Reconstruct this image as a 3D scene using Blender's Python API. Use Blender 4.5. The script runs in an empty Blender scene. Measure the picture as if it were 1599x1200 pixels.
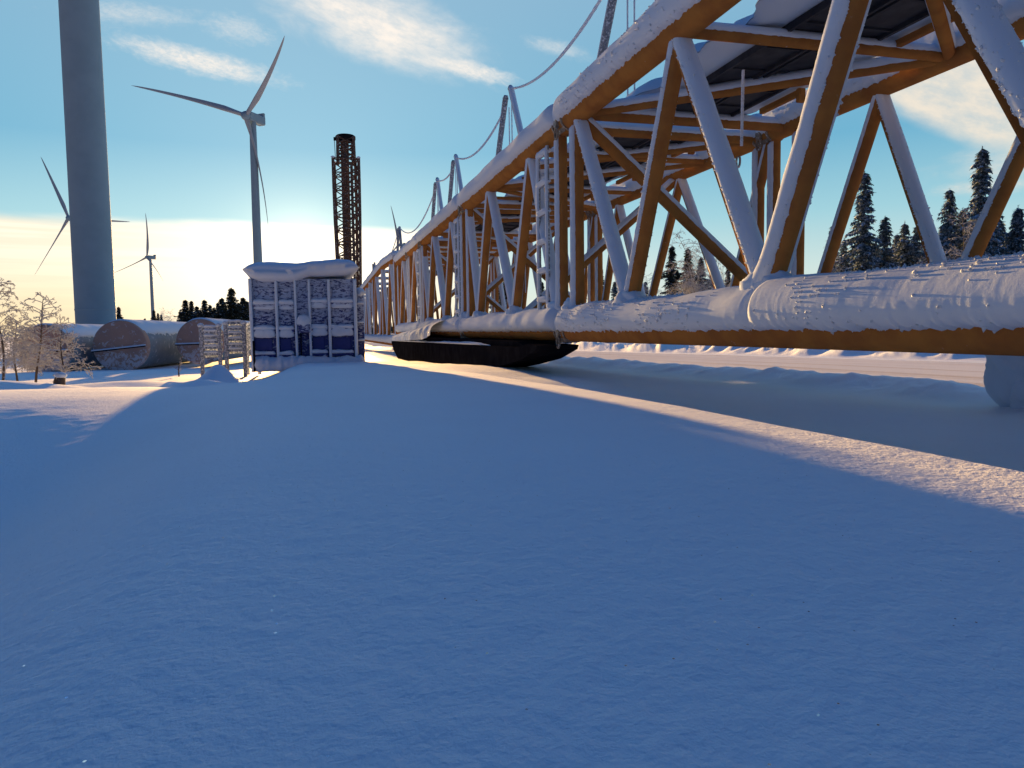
import bpy, math, random
import numpy as np
from mathutils import Vector, Matrix

C = bpy.context.scene
COL = C.collection
PI = math.pi

# ------------------------------------------------------------------ camera, sky, sun, exposure
# World axes: +Y runs along the stored crane boom (towards the low sun), +X is right of it, z=0 is the lens height.
FPX, ROLL, PITCH, YAW = 1170.0, 0.014, math.radians(4.1223), math.radians(-14.7279)
SUN_AZ, SUN_EL = math.radians(-0.66), math.radians(4.7)      # azimuth measured from +Y towards +X
CAMM = Matrix.Rotation(YAW, 4, 'Z') @ Matrix.Rotation(PI/2 - PITCH, 4, 'X') @ Matrix.Rotation(-ROLL, 4, 'Z')
cam = bpy.data.objects.new('camera', bpy.data.cameras.new('camera'))
COL.objects.link(cam); C.camera = cam
cam.matrix_world = CAMM
cam.data.sensor_width = 36.0; cam.data.lens = FPX/1599*36.0
cam.data.clip_start = 0.05; cam.data.clip_end = 20000
C.view_settings.view_transform = 'Standard'; C.view_settings.look = 'None'
C.view_settings.exposure = 1.89; C.view_settings.gamma = 1.0

def ray(px, py):                                              # photo pixel -> world direction
    d = CAMM.to_3x3() @ Vector(((px-799.5)/FPX, -(py-600)/FPX, -1.0))
    return d.normalized()
def atY(px, py, Y):
    d = ray(px, py); return d*(Y/d.y)
def azel(px, py):
    d = ray(px, py); return math.atan2(d.x, d.y), math.asin(d.z)

class NT:
    """small helper for node trees"""
    def __init__(s, tree): s.t = tree; s.t.nodes.clear()
    def n(s, typ, **kw):
        o = s.t.nodes.new(typ)
        for k, v in kw.items():
            if k.startswith('i_'):
                o.inputs[k[2:].replace('_', ' ')].default_value = v
            else: setattr(o, k, v)
        return o
    def l(s, a, b): s.t.links.new(a, b)
    def put(s, sock, v):
        if isinstance(v, (int, float)): sock.default_value = v
        elif isinstance(v, (tuple, list)): sock.default_value = v
        else: s.l(v, sock)
    def m(s, op, a, b=None, c=None, clamp=False):
        o = s.n('ShaderNodeMath', operation=op, use_clamp=clamp)
        s.put(o.inputs[0], a)
        if b is not None: s.put(o.inputs[1], b)
        if c is not None: s.put(o.inputs[2], c)
        return o.outputs[0]
    def sstep(s, v, lo, hi):
        o = s.n('ShaderNodeMapRange', interpolation_type='SMOOTHSTEP')
        s.put(o.inputs['Value'], v); s.put(o.inputs['From Min'], lo); s.put(o.inputs['From Max'], hi)
        return o.outputs[0]
    def mix(s, f, a, b, typ='MIX'):
        o = s.n('ShaderNodeMix', data_type='RGBA', blend_type=typ)
        s.put(o.inputs[0], f); s.put(o.inputs[6], a); s.put(o.inputs[7], b)
        return o.outputs[2]
    def vec(s, x, y, z=0.0):
        o = s.n('ShaderNodeCombineXYZ')
        s.put(o.inputs[0], x); s.put(o.inputs[1], y); s.put(o.inputs[2], z)
        return o.outputs[0]
    def noise(s, v, scale, detail=4.0, rough=0.5, dist=0.0):
        o = s.n('ShaderNodeTexNoise')
        s.l(v, o.inputs['Vector']); o.inputs['Scale'].default_value = scale
        o.inputs['Detail'].default_value = detail; o.inputs['Roughness'].default_value = rough
        o.inputs['Distortion'].default_value = dist
        return o.outputs['Fac']

def build_world():
    w = bpy.data.worlds.new('World'); C.world = w; w.use_nodes = True
    k = NT(w.node_tree)
    out = k.n('ShaderNodeOutputWorld'); bg = k.n('ShaderNodeBackground')
    bg.inputs['Strength'].default_value = 0.05
    k.l(bg.outputs[0], out.inputs[0])
    sky = k.n('ShaderNodeTexSky', sky_type='NISHITA', sun_disc=False, sun_elevation=SUN_EL, sun_rotation=SUN_AZ,
              altitude=200.0, air_density=1.0, dust_density=0.0, ozone_density=3.0)
    tc = k.n('ShaderNodeTexCoord'); sep = k.n('ShaderNodeSeparateXYZ')
    k.l(tc.outputs['Generated'], sep.inputs[0])
    x, y, z = sep.outputs
    az = k.m('ARCTAN2', x, y); el = k.m('ARCSINE', z)
    sd = (math.sin(SUN_AZ)*math.cos(SUN_EL), math.cos(SUN_AZ)*math.cos(SUN_EL), math.sin(SUN_EL))
    dot = k.n('ShaderNodeVectorMath', operation='DOT_PRODUCT')
    k.l(tc.outputs['Generated'], dot.inputs[0]); dot.inputs[1].default_value = sd
    ang = k.m('ARCCOSINE', dot.outputs['Value'])
    # winter haze and the deep blue overhead, laid over the physical sky by elevation and by angle from the sun
    ramp = k.n('ShaderNodeValToRGB'); k.l(k.m('DIVIDE', el, PI/2, clamp=True), ramp.inputs[0])
    cr = ramp.color_ramp
    while len(cr.elements) < len(SKY_RAMP): cr.elements.new(0.5)
    for e_, (deg, c_) in zip(cr.elements, SKY_RAMP): e_.position = deg/90.0; e_.color = (*c_, 1)
    grad = k.mix(1.0, ramp.outputs[0], (1/0.15, 1/0.15, 1/0.15, 1), 'MULTIPLY')
    g0 = k.m('POWER', 2.718, k.m('MULTIPLY', -1.0, k.m('POWER', k.m('DIVIDE', ang, 0.30), 2.0)))
    grad = k.mix(1.0, grad, k.mix(g0, (0, 0, 0, 1), SKY_GLOW, 'MIX'), 'ADD')
    grad = k.mix(k.sstep(k.m('ADD', k.m('MULTIPLY', y, -0.75), k.m('MULTIPLY', x, -0.62)), -0.48, 0.12), grad, k.mix(1.0, grad, SKY_BACK, 'MULTIPLY'))   # the dull side away from the sun
    col = k.mix(0.92, k.mix(1.0, sky.outputs[0], (4, 4.6, 5.2, 1), 'DARKEN'), grad)
    # cirrus: (end A, end B, half width in px, noise stretch, opacity)
    def streak(pa, pb, half, soft, opac, colr, seed, wob=0.6, fine=1.0):
        a0, e0 = azel(*pa); a1, e1 = azel(*pb)
        ca, ce = (a0+a1)/2, (e0+e1)/2
        L = math.hypot(a1-a0, e1-e0)/2; th = math.atan2(e1-e0, a1-a0); H = half/FPX
        da = k.m('SUBTRACT', az, ca); de = k.m('SUBTRACT', el, ce)
        u = k.m('DIVIDE', k.m('ADD', k.m('MULTIPLY', da, math.cos(th)), k.m('MULTIPLY', de, math.sin(th))), L)
        v = k.m('DIVIDE', k.m('SUBTRACT', k.m('MULTIPLY', de, math.cos(th)), k.m('MULTIPLY', da, math.sin(th))), H)
        nv = k.vec(k.m('MULTIPLY', u, L/H*0.45*fine), k.m('MULTIPLY', v, fine), seed)
        n = k.noise(nv, 1.6, 7.0, 0.62, 0.4)
        d = k.m('SQRT', k.m('ADD', k.m('MULTIPLY', u, u), k.m('MULTIPLY', v, v)))
        d = k.m('ADD', d, k.m('MULTIPLY', k.m('SUBTRACT', n, 0.5), wob*2))
        msk = k.m('SUBTRACT', 1.0, k.sstep(d, 1.0-soft, 1.05))
        n2 = k.noise(nv, 5.0, 5.0, 0.65)
        msk = k.m('MULTIPLY', msk, k.m('MULTIPLY_ADD', k.sstep(n2, 0.25, 0.7), 0.45, 0.55))
        return k.m('MULTIPLY', msk, opac, clamp=True), colr
    global STREAKS
    for i, s in enumerate(STREAKS):
        f, cc = streak(*s, seed=3.7*i+1.3) if len(s) == 6 else streak(*s[:6], seed=3.7*i+1.3, wob=s[6], fine=s[7])
        col = k.mix(f, col, cc)
    # thin bright cloud bank low over the horizon on the sun's side
    e_top = azel(400, 352)[1]
    n = k.noise(k.vec(k.m('MULTIPLY', az, 5.0), k.m('MULTIPLY', el, 30.0), 2.0), 1.0, 4.0, 0.5)
    et = k.m('ADD', el, k.m('MULTIPLY', k.m('SUBTRACT', n, 0.5), 0.03))
    bank = k.m('SUBTRACT', 1.0, k.sstep(et, e_top-0.010, e_top+0.006))
    dz = k.m('SUBTRACT', az, SUN_AZ)
    side = k.m('MULTIPLY', k.m('SUBTRACT', 1.0, k.sstep(dz, 0.10, 0.30)), k.sstep(dz, -0.75, -0.38))
    bank = k.m('MULTIPLY', bank, k.m('MULTIPLY_ADD', side, 0.88, 0.0))
    # brightness falls with the angle from the sun
    g1 = k.m('POWER', 2.718, k.m('MULTIPLY', -1.0, k.m('POWER', k.m('DIVIDE', ang, 0.17), 2.0)))
    strn = k.noise(k.vec(k.m('MULTIPLY', az, 3.0), k.m('MULTIPLY', el, 90.0), 7.0), 1.0, 4.0, 0.55, 0.3)
    strp = k.sstep(strn, 0.42, 0.62)
    e01 = k.sstep(el, 0.0, 0.11)
    far = k.mix(e01, BANK_LOW, BANK_HIGH)
    far = k.mix(k.m('MULTIPLY', strp, 0.35), far, BANK_STREAK)
    bcol = k.mix(g1, far, BANK_SUN)
    col = k.mix(bank, col, bcol)
    # aureole round the hidden sun, showing through the thin cloud
    g2 = k.m('POWER', 2.718, k.m('MULTIPLY', -1.0, k.m('DIVIDE', ang, 0.032)))
    col = k.mix(1.0, col, k.mix(g2, (0, 0, 0, 1), (14, 11.5, 7, 1)), 'ADD')
    col = k.mix(1.0, col, (0.92, 0.90, 0.89, 1), 'MULTIPLY')
    k.l(col, bg.inputs['Color'])

SKY_RAMP = [(0, (.66, .68, .60)), (4, (.58, .72, .70)), (8, (.33, .60, .68)), (13, (.15, .42, .60)), (25, (.235, .43, .595)),
            (42, (.085, .250, .60)), (90, (.042, .158, .50))]
SKY_BACK = (.08, .17, .31, 1)
SKY_GLOW = (1.2, 1.15, 0.9, 1)
W = (6.2, 5.7, 5.1, 1)
STREAKS = [((140, 52), (470, 132), 20, 0.9, 0.85, W, 0.45, 1.3),
           ((380, -40), (790, 105), 60, 0.85, 0.95, W, 0.5, 0.8),
           ((660, 90), (820, 130), 16, 0.9, 0.8, W, 0.5, 1.0),
           ((1330, 85), (1780, 215), 62, 0.35, 0.95, (5.4, 4.9, 4.1, 1), 0.12, 0.6),
           ((1440, 270), (1750, 230), 36, 1.0, 0.6, (4.9, 4.7, 4.2, 1), 0.6, 0.8),
           ((1440, 300), (1640, 285), 12, 1.0, 0.7, (5.0, 4.7, 4.2, 1), 0.5, 0.8),
           ((810, 60), (930, 90), 14, 1.0, 0.35, W, 0.6, 1.0),
           ((300, 30), (440, 60), 22, 1.0, 0.35, W, 0.7, 2.0),
           ((60, 8), (330, 30), 18, 1.0, 0.35, W, 0.7, 1.2)]
BANK_LOW, BANK_HIGH, BANK_STREAK, BANK_SUN = (6.4, 4.9, 2.6, 1), (7.0, 6.3, 4.9, 1), (5.4, 4.3, 2.9, 1), (11, 9.6, 7.6, 1)
build_world()

sun = bpy.data.objects.new('sun', bpy.data.lights.new('sun', 'SUN'))
COL.objects.link(sun)
sun.data.energy = 5.0; sun.data.angle = math.radians(0.5); sun.data.color = (1.0, 0.58, 0.20)
sdir = Vector((math.sin(SUN_AZ)*math.cos(SUN_EL), math.cos(SUN_AZ)*math.cos(SUN_EL), math.sin(SUN_EL)))
sun.rotation_euler = sdir.to_track_quat('Z', 'Y').to_euler()

# ------------------------------------------------------------------ numpy noise
def _h(ix, iy, iz, seed):
    n = (ix*374761393 + iy*668265263 + iz*2147483647 + seed*974634521) & 0xFFFFFFFF
    n = ((n ^ (n >> 13))*1274126177) & 0xFFFFFFFF
    return ((n ^ (n >> 16)) & 0xFFFF)/65535.0
def vn2(x, y, seed=0):
    x = np.asarray(x, float); y = np.asarray(y, float)
    ix = np.floor(x).astype(np.int64); iy = np.floor(y).astype(np.int64)
    fx = x-ix; fy = y-iy; fx = fx*fx*(3-2*fx); fy = fy*fy*(3-2*fy)
    a = _h(ix, iy, 0, seed); b = _h(ix+1, iy, 0, seed); c = _h(ix, iy+1, 0, seed); d = _h(ix+1, iy+1, 0, seed)
    return (a*(1-fx)+b*fx)*(1-fy)+(c*(1-fx)+d*fx)*fy
def fbm(x, y, seed=0, octs=4, gain=0.5):
    t = 0.0; a = 1.0; s = 0.0
    for i in range(octs):
        t = t + a*vn2(np.asarray(x)*2.03**i+i*17.3, np.asarray(y)*2.03**i+i*9.1, seed+i); s += a; a *= gain
    return t/s
def sst(v, lo, hi):
    t = np.clip((np.asarray(v, float)-lo)/(hi-lo), 0, 1); return t*t*(3-2*t)

# ------------------------------------------------------------------ mesh builder
class MB:
    def __init__(s): s.v = []; s.f = []; s.mi = []; s.n = 0
    def add(s, v, f, mi=0):
        v = np.asarray(v, float).reshape(-1, 3)
        s.v.append(v); s.f.extend([tuple(int(i)+s.n for i in q) for q in f]); s.mi.extend([mi]*len(f)); s.n += len(v)
    def box(s, c, size, R=None, bev=0.0, mi=0):
        x, y, z = [q/2 for q in size]; c = np.array(c, float)
        if bev <= 0:
            P = np.array([(a, b, d) for a in (-x, x) for b in (-y, y) for d in (-z, z)])
            F = [(0, 1, 3, 2), (4, 6, 7, 5), (0, 4, 5, 1), (2, 3, 7, 6), (0, 2, 6, 4), (1, 5, 7, 3)]
        else:
            P = []; idx = {}
            for a in (-1, 1):
                for b in (-1, 1):
                    for d in (-1, 1):
                        for ax in range(3):
                            q = [a*(x-bev), b*(y-bev), d*(z-bev)]; q[ax] = (a*x, b*y, d*z)[ax]
                            idx[(a, b, d, ax)] = len(P); P.append(q)
            P = np.array(P); F = []
            o = [(1, 2), (2, 0), (0, 1)]
            for ax in range(3):
                i, j = o[ax]
                for sgn in (-1, 1):
                    q = []
                    for (p_, r_) in ((-1, -1), (1, -1), (1, 1), (-1, 1)):
                        t = [0, 0, 0]; t[ax] = sgn; t[i] = p_; t[j] = r_; q.append(idx[(*t, ax)])
                    F.append(q if sgn > 0 else q[::-1])
            for ax in range(3):            # edge chamfers parallel to ax
                i, j = o[ax]
                for p_ in (-1, 1):
                    for r_ in (-1, 1):
                        q = []
                        for (e, fa) in ((-1, i), (1, i), (1, j), (-1, j)):
                            t = [0, 0, 0]; t[ax] = e; t[i] = p_; t[j] = r_; q.append(idx[(*t, fa)])
                        F.append(q if p_*r_ < 0 else q[::-1])
            for a in (-1, 1):
                for b in (-1, 1):
                    for d in (-1, 1):
                        q = [idx[(a, b, d, 0)], idx[(a, b, d, 1)], idx[(a, b, d, 2)]]
                        F.append(q if a*b*d > 0 else q[::-1])
        if R is not None: P = P @ np.array(R).T
        s.add(P+c, F, mi)
    def tube(s, pts, rad, n=10, cap=True, mi=0):
        P = np.array(pts, float); m = len(P)
        rad = np.broadcast_to(np.asarray(rad, float), (m,))
        T = np.gradient(P, axis=0); T /= np.linalg.norm(T, axis=1)[:, None]+1e-12
        ref = np.array([0, 0, 1.0]) if abs(T[0][2]) < 0.9 else np.array([1.0, 0, 0])
        V = []
        for i in range(m):
            u = ref-T[i]*np.dot(ref, T[i]); u /= np.linalg.norm(u)+1e-12; ref = u
            w = np.cross(T[i], u)
            a = np.arange(n)*2*PI/n
            V.append(P[i]+rad[i]*(np.cos(a)[:, None]*u+np.sin(a)[:, None]*w))
        F = [(i*n+j, i*n+(j+1) % n, (i+1)*n+(j+1) % n, (i+1)*n+j) for i in range(m-1) for j in range(n)]
        s.add(np.concatenate(V), F, mi)
        if cap:                                    # caps keep vertices of their own, so the wall shades straight to its end
            s.add(V[0], [tuple(range(n))[::-1]], mi); s.add(V[-1], [tuple(range(n))], mi)
    def grid(s, V, close_u=False, close_v=False, mi=0, flip=False):
        V = np.asarray(V); a, b = V.shape[:2]
        F = []
        for i in range(a if close_u else a-1):
            for j in range(b if close_v else b-1):
                q = (i*b+j, i*b+(j+1) % b, ((i+1) % a)*b+(j+1) % b, ((i+1) % a)*b+j)
                F.append(q[::-1] if flip else q)
        s.add(V.reshape(-1, 3), F, mi)
    def blob(s, c, r, seed=0, amp=0.25, nu=14, nv=9, fr=2.0, mi=0):
        c = np.array(c, float); r = np.array(r if hasattr(r, '__len__') else (r, r, r), float)
        th = np.linspace(0, PI, nv)[:, None]; ph = (np.arange(nu)*2*PI/nu)[None, :]
        d = np.stack([np.sin(th)*np.cos(ph), np.sin(th)*np.sin(ph), np.cos(th)+0*ph], -1)
        k = 1+amp*2*(fbm(d[..., 0]*fr+d[..., 2]*1.7+seed*3.1, d[..., 1]*fr-d[..., 2]*2.3+seed, seed, 3)-0.5)
        s.grid(c+d*r*k[..., None], close_v=True, mi=mi, flip=True)
    def mesh(s, name, mats, smooth=True, org=(0, 0, 0)):
        me = bpy.data.meshes.new(name)
        V = (np.concatenate(s.v) if s.v else np.zeros((0, 3)))-np.array(org)
        me.from_pydata(V.tolist(), [], s.f)
        if mats is M_CAP and any(s.mi): mats = [M_CAP, M_CRUMB]
        for m in (mats if isinstance(mats, (list, tuple)) else [mats]): me.materials.append(m)
        if any(s.mi): me.polygons.foreach_set('material_index', s.mi)
        if smooth: me.polygons.foreach_set('use_smooth', [True]*len(me.polygons))
        me.update()
        return me

WORG = {}
def thing(name, label, cat, loc, group=None):
    o = bpy.data.objects.new(name, None); COL.objects.link(o)
    o.location = loc; o.empty_display_size = 0.2
    tag(o, label, cat, group); WORG[o.name] = tuple(loc)
    return o
def tag(o, label, cat, group=None):
    o['label'] = label; o['category'] = cat
    if group: o['group'] = group
def part(name, mb, mat, parent, smooth=True):
    """mesh given in world coordinates, stored relative to the thing's base (parts sit at their parent's origin)"""
    org = WORG[parent.name]
    o = bpy.data.objects.new(name, mb.mesh(name, mat, smooth, org)); COL.objects.link(o)
    o.parent = parent; WORG[o.name] = org
    return o
def solo(name, mb, mat, label, cat, org, group=None, smooth=True):
    o = bpy.data.objects.new(name, mb.mesh(name, mat, smooth, org)); COL.objects.link(o)
    o.location = org; tag(o, label, cat, group); WORG[o.name] = tuple(org)
    return o
def structure(name, me_or_mb, mat, smooth=True):
    me = me_or_mb.mesh(name, mat, smooth) if isinstance(me_or_mb, MB) else me_or_mb
    o = bpy.data.objects.new(name, me); COL.objects.link(o); o['kind'] = 'structure'
    return o

# ------------------------------------------------------------------ materials
def mat(name):
    m = bpy.data.materials.new(name); m.use_nodes = True
    k = NT(m.node_tree); out = k.n('ShaderNodeOutputMaterial'); b = k.n('ShaderNodeBsdfPrincipled')
    k.l(b.outputs[0], out.inputs[0])
    return m, k, b
def pos(k): return k.n('ShaderNodeNewGeometry').outputs['Position']
def bump(k, b, h, strength, dist, prev=None):
    o = k.n('ShaderNodeBump'); o.inputs['Strength'].default_value = strength; o.inputs['Distance'].default_value = dist
    k.l(h, o.inputs['Height'])
    if prev is not None: k.l(prev, o.inputs['Normal'])
    if b is not None: k.l(o.outputs[0], b.inputs['Normal'])
    return o.outputs[0]
def snow_mat(name, fine=1.0, bs=1.0, base=(0.86, 0.89, 0.93), sparkle=True, road=False, spec=0.0):
    m, k, b = mat(name)
    p = pos(k)
    n1 = k.noise(p, 16*fine, 4, 0.55); n2 = k.noise(p, 80*fine, 3, 0.6)
    nb = bump(k, None, n1, 0.35*bs, 0.010/fine)
    if road is False and fine == 1.0: nb = bump(k, None, k.noise(p, 45, 3, 0.55), 0.8, 0.0035, nb)
    nb = bump(k, None, n2, 0.6*bs, 0.006/fine, nb)
    k.l(nb, b.inputs['Normal'])
    b.inputs['Roughness'].default_value = 0.62
    b.inputs['Specular IOR Level'].default_value = spec
    c = k.mix(k.sstep(k.noise(p, 0.9, 4, 0.55), 0.3, 0.75), (*base, 1), (base[0]*0.96, base[1]*0.965, base[2]*0.975, 1))
    if road:
        mp = k.n('ShaderNodeMapping'); k.l(p, mp.inputs['Vector']); mp.inputs['Scale'].default_value = (2.6, 0.05, 1)
        tr = k.noise(mp.outputs[0], 1.0, 4, 0.6)
        c = k.mix(k.sstep(tr, 0.48, 0.7), c, (0.62, 0.56, 0.50, 1))
    k.l(c, b.inputs['Base Color'])
    if sparkle:                                   # single crystals that mirror the sky
        vo = k.n('ShaderNodeTexVoronoi'); k.l(p, vo.inputs['Vector']); vo.inputs['Scale'].default_value = 130*fine
        sp = k.n('ShaderNodeSeparateColor'); k.l(vo.outputs['Color'], sp.inputs[0])
        pick = k.m('GREATER_THAN', sp.outputs[0], 0.988)
        near = k.m('LESS_THAN', vo.outputs['Distance'], 0.2)
        f = k.m('MULTIPLY', pick, near)
        gl = k.n('ShaderNodeBsdfGlossy'); gl.inputs['Roughness'].default_value = 0.15
        rv = k.n('ShaderNodeVectorMath', operation='SUBTRACT'); k.l(vo.outputs['Color'], rv.inputs[0]); rv.inputs[1].default_value = (0.5, 0.55, -1.0)
        nn = k.n('ShaderNodeVectorMath', operation='NORMALIZE'); k.l(rv.outputs[0], nn.inputs[0]); k.l(nn.outputs[0], gl.inputs['Normal'])
        gl.inputs['Color'].default_value = (0.95, 0.95, 0.95, 1)
        mx = k.n('ShaderNodeMixShader'); k.l(f, mx.inputs[0]); k.l(b.outputs[0], mx.inputs[1]); k.l(gl.outputs[0], mx.inputs[2])
        out = [n for n in k.t.nodes if n.type == 'OUTPUT_MATERIAL'][0]; k.l(mx.outputs[0], out.inputs[0])
    return m
def paint_mat(name, colr, colr2, rough=0.5, frost=0.0, nscale=6.0, spec=0.4, metal=0.0):
    """paint with worn tone variation; frost lays white rime where a noise is high"""
    m, k, b = mat(name); p = pos(k)
    n = k.noise(p, nscale, 5, 0.6)
    c = k.mix(k.sstep(n, 0.35, 0.7), (*colr, 1), (*colr2, 1))
    if frost > 0:
        n2 = k.noise(p, nscale*3.5, 6, 0.68)
        f = k.sstep(n2, 0.72-frost*0.5, 0.86-frost*0.4)
        c = k.mix(f, c, (0.82, 0.85, 0.9, 1))
        bump(k, b, n2, 0.5, 0.01)
    else: bump(k, b, k.noise(p, nscale*12, 3, 0.6), 0.12, 0.004)
    k.l(c, b.inputs['Base Color'])
    b.inputs['Roughness'].default_value = rough; b.inputs['Specular IOR Level'].default_value = spec
    b.inputs['Metallic'].default_value = metal
    return m
M_SNOW = snow_mat('snow_field', 1.0, 1.0, spec=0.25)
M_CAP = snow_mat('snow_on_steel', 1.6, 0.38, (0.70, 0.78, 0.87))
def crumb_mat():
    m, k, b = mat('snow_crumbs'); b.inputs['Base Color'].default_value = (0.80, 0.85, 0.90, 1); b.inputs['Roughness'].default_value = 0.8
    b.inputs['Specular IOR Level'].default_value = 0.0
    tr = k.n('ShaderNodeBsdfTranslucent'); tr.inputs['Color'].default_value = (0.9, 0.9, 0.9, 1)
    mx = k.n('ShaderNodeMixShader'); mx.inputs[0].default_value = 0.12; k.l(b.outputs[0], mx.inputs[1]); k.l(tr.outputs[0], mx.inputs[2])
    out = [n for n in k.t.nodes if n.type == 'OUTPUT_MATERIAL'][0]; k.l(mx.outputs[0], out.inputs[0])
    return m
M_CRUMB = crumb_mat()
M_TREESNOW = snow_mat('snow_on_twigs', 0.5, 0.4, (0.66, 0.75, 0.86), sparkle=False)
M_ROAD = snow_mat('packed_snow', 0.6, 0.7, (0.80, 0.79, 0.78), sparkle=False, road=True)
M_ORANGE = paint_mat('orange_paint', (0.43, 0.185, 0.050), (0.32, 0.13, 0.042), 0.75, 0.12, 3.0, 0.0)
M_STEEL = paint_mat('frosted_steel', (0.16, 0.18, 0.21), (0.24, 0.26, 0.29), 0.6, 0.5, 8.0)
M_LUG = paint_mat('lug_steel', (0.20, 0.15, 0.10), (0.30, 0.24, 0.18), 0.5, 0.35, 9.0)
M_GRATE = paint_mat('dark_walkway', (0.035, 0.037, 0.045), (0.06, 0.062, 0.07), 0.6, 0.0, 4.0, 0.05)
M_BLACK = paint_mat('black_steel', (0.010, 0.010, 0.013), (0.018, 0.018, 0.022), 0.9, 0.0, 3.0, 0.0)
M_ROPE = paint_mat('frosted_rope', (0.5, 0.53, 0.58), (0.68, 0.7, 0.74), 0.8, 0.8, 14.0)
M_TOWER = paint_mat('tower_paint', (0.26, 0.36, 0.42), (0.235, 0.33, 0.385), 0.6, 0.0, 0.3, 0.08)
M_BLADE = paint_mat('blade_paint', (0.36, 0.39, 0.42), (0.33, 0.36, 0.39), 0.45, 0.0, 0.3, 0.3)
M_MAST = paint_mat('rusty_mast_paint', (0.13, 0.085, 0.065), (0.09, 0.065, 0.055), 0.85, 0.34, 2.0, 0.0)
M_RACK = paint_mat('rimed_rack', (0.17, 0.21, 0.27), (0.26, 0.30, 0.36), 0.85, 0.55, 6.0, 0.0)
M_BARK = paint_mat('bark', (0.07, 0.05, 0.04), (0.12, 0.09, 0.07), 0.9, 0.3, 5.0)
M_NEEDLE = paint_mat('spruce_needles', (0.05, 0.085, 0.095), (0.08, 0.125, 0.14), 0.8, 0.5, 2.0, 0.0)
M_DARKWOOD = paint_mat('spruce_needles_far', (0.05, 0.055, 0.04), (0.08, 0.08, 0.06), 0.8, 0.0, 2.0, 0.1)
M_FROSTTWIG = paint_mat('frosted_twigs', (0.38, 0.38, 0.39), (0.54, 0.55, 0.57), 0.85, 0.3, 5.0, 0.0)
M_TUBE = paint_mat('pipe_paint', (0.26, 0.32, 0.36), (0.22, 0.28, 0.32), 0.7, 0.3, 1.2, 0.05)

# ------------------------------------------------------------------ terrain
def interp(v, tab):
    xs, ys = zip(*tab); return np.interp(v, xs, ys)
def smooth_interp(v, tab):
    return (interp(np.asarray(v)-0.35, tab)+interp(np.asarray(v)+0.35, tab)+2*interp(v, tab))/4
CEN = [(-6, -.52), (-2, -.40), (0, -.345), (2, -.347), (5, -.372), (9, -.47), (13, -.58), (16.7, -.67), (19.5, -.75), (25, -.95), (40, -1.3), (60, -1.7), (100, -2.0), (400, -2.4)]
LEFT = [(-6, -1.05), (0, -.98), (1, -.93), (2, -.862), (3, -.778), (4, -.685), (5, -.595), (5.5, -.553), (6, -.520), (6.6, -.498), (7.1, -.492), (7.8, -.50), (8.5, -.54), (10, -.70), (11.5, -.86), (13, -.98), (16, -1.08), (25, -1.25), (40, -1.7), (60, -1.9), (100, -2.0), (400, -2.4)]
ROADZ = [(-50, -.75), (8, -.80), (14, -.86), (40, -1.22), (60, -1.5), (100, -1.9), (400, -2.4)]
UNDER = [(-6, -1.72), (0, -1.24), (3, -.99), (6, -.765), (8.5, -.66), (10.5, -.605), (12.7, -.60), (17.5, -.76), (25, -.95), (40, -1.05), (60, -1.6), (100, -2.0), (400, -2.4)]  # near end shaped to fall out of the sun, dimming bounce on boom snow
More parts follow.
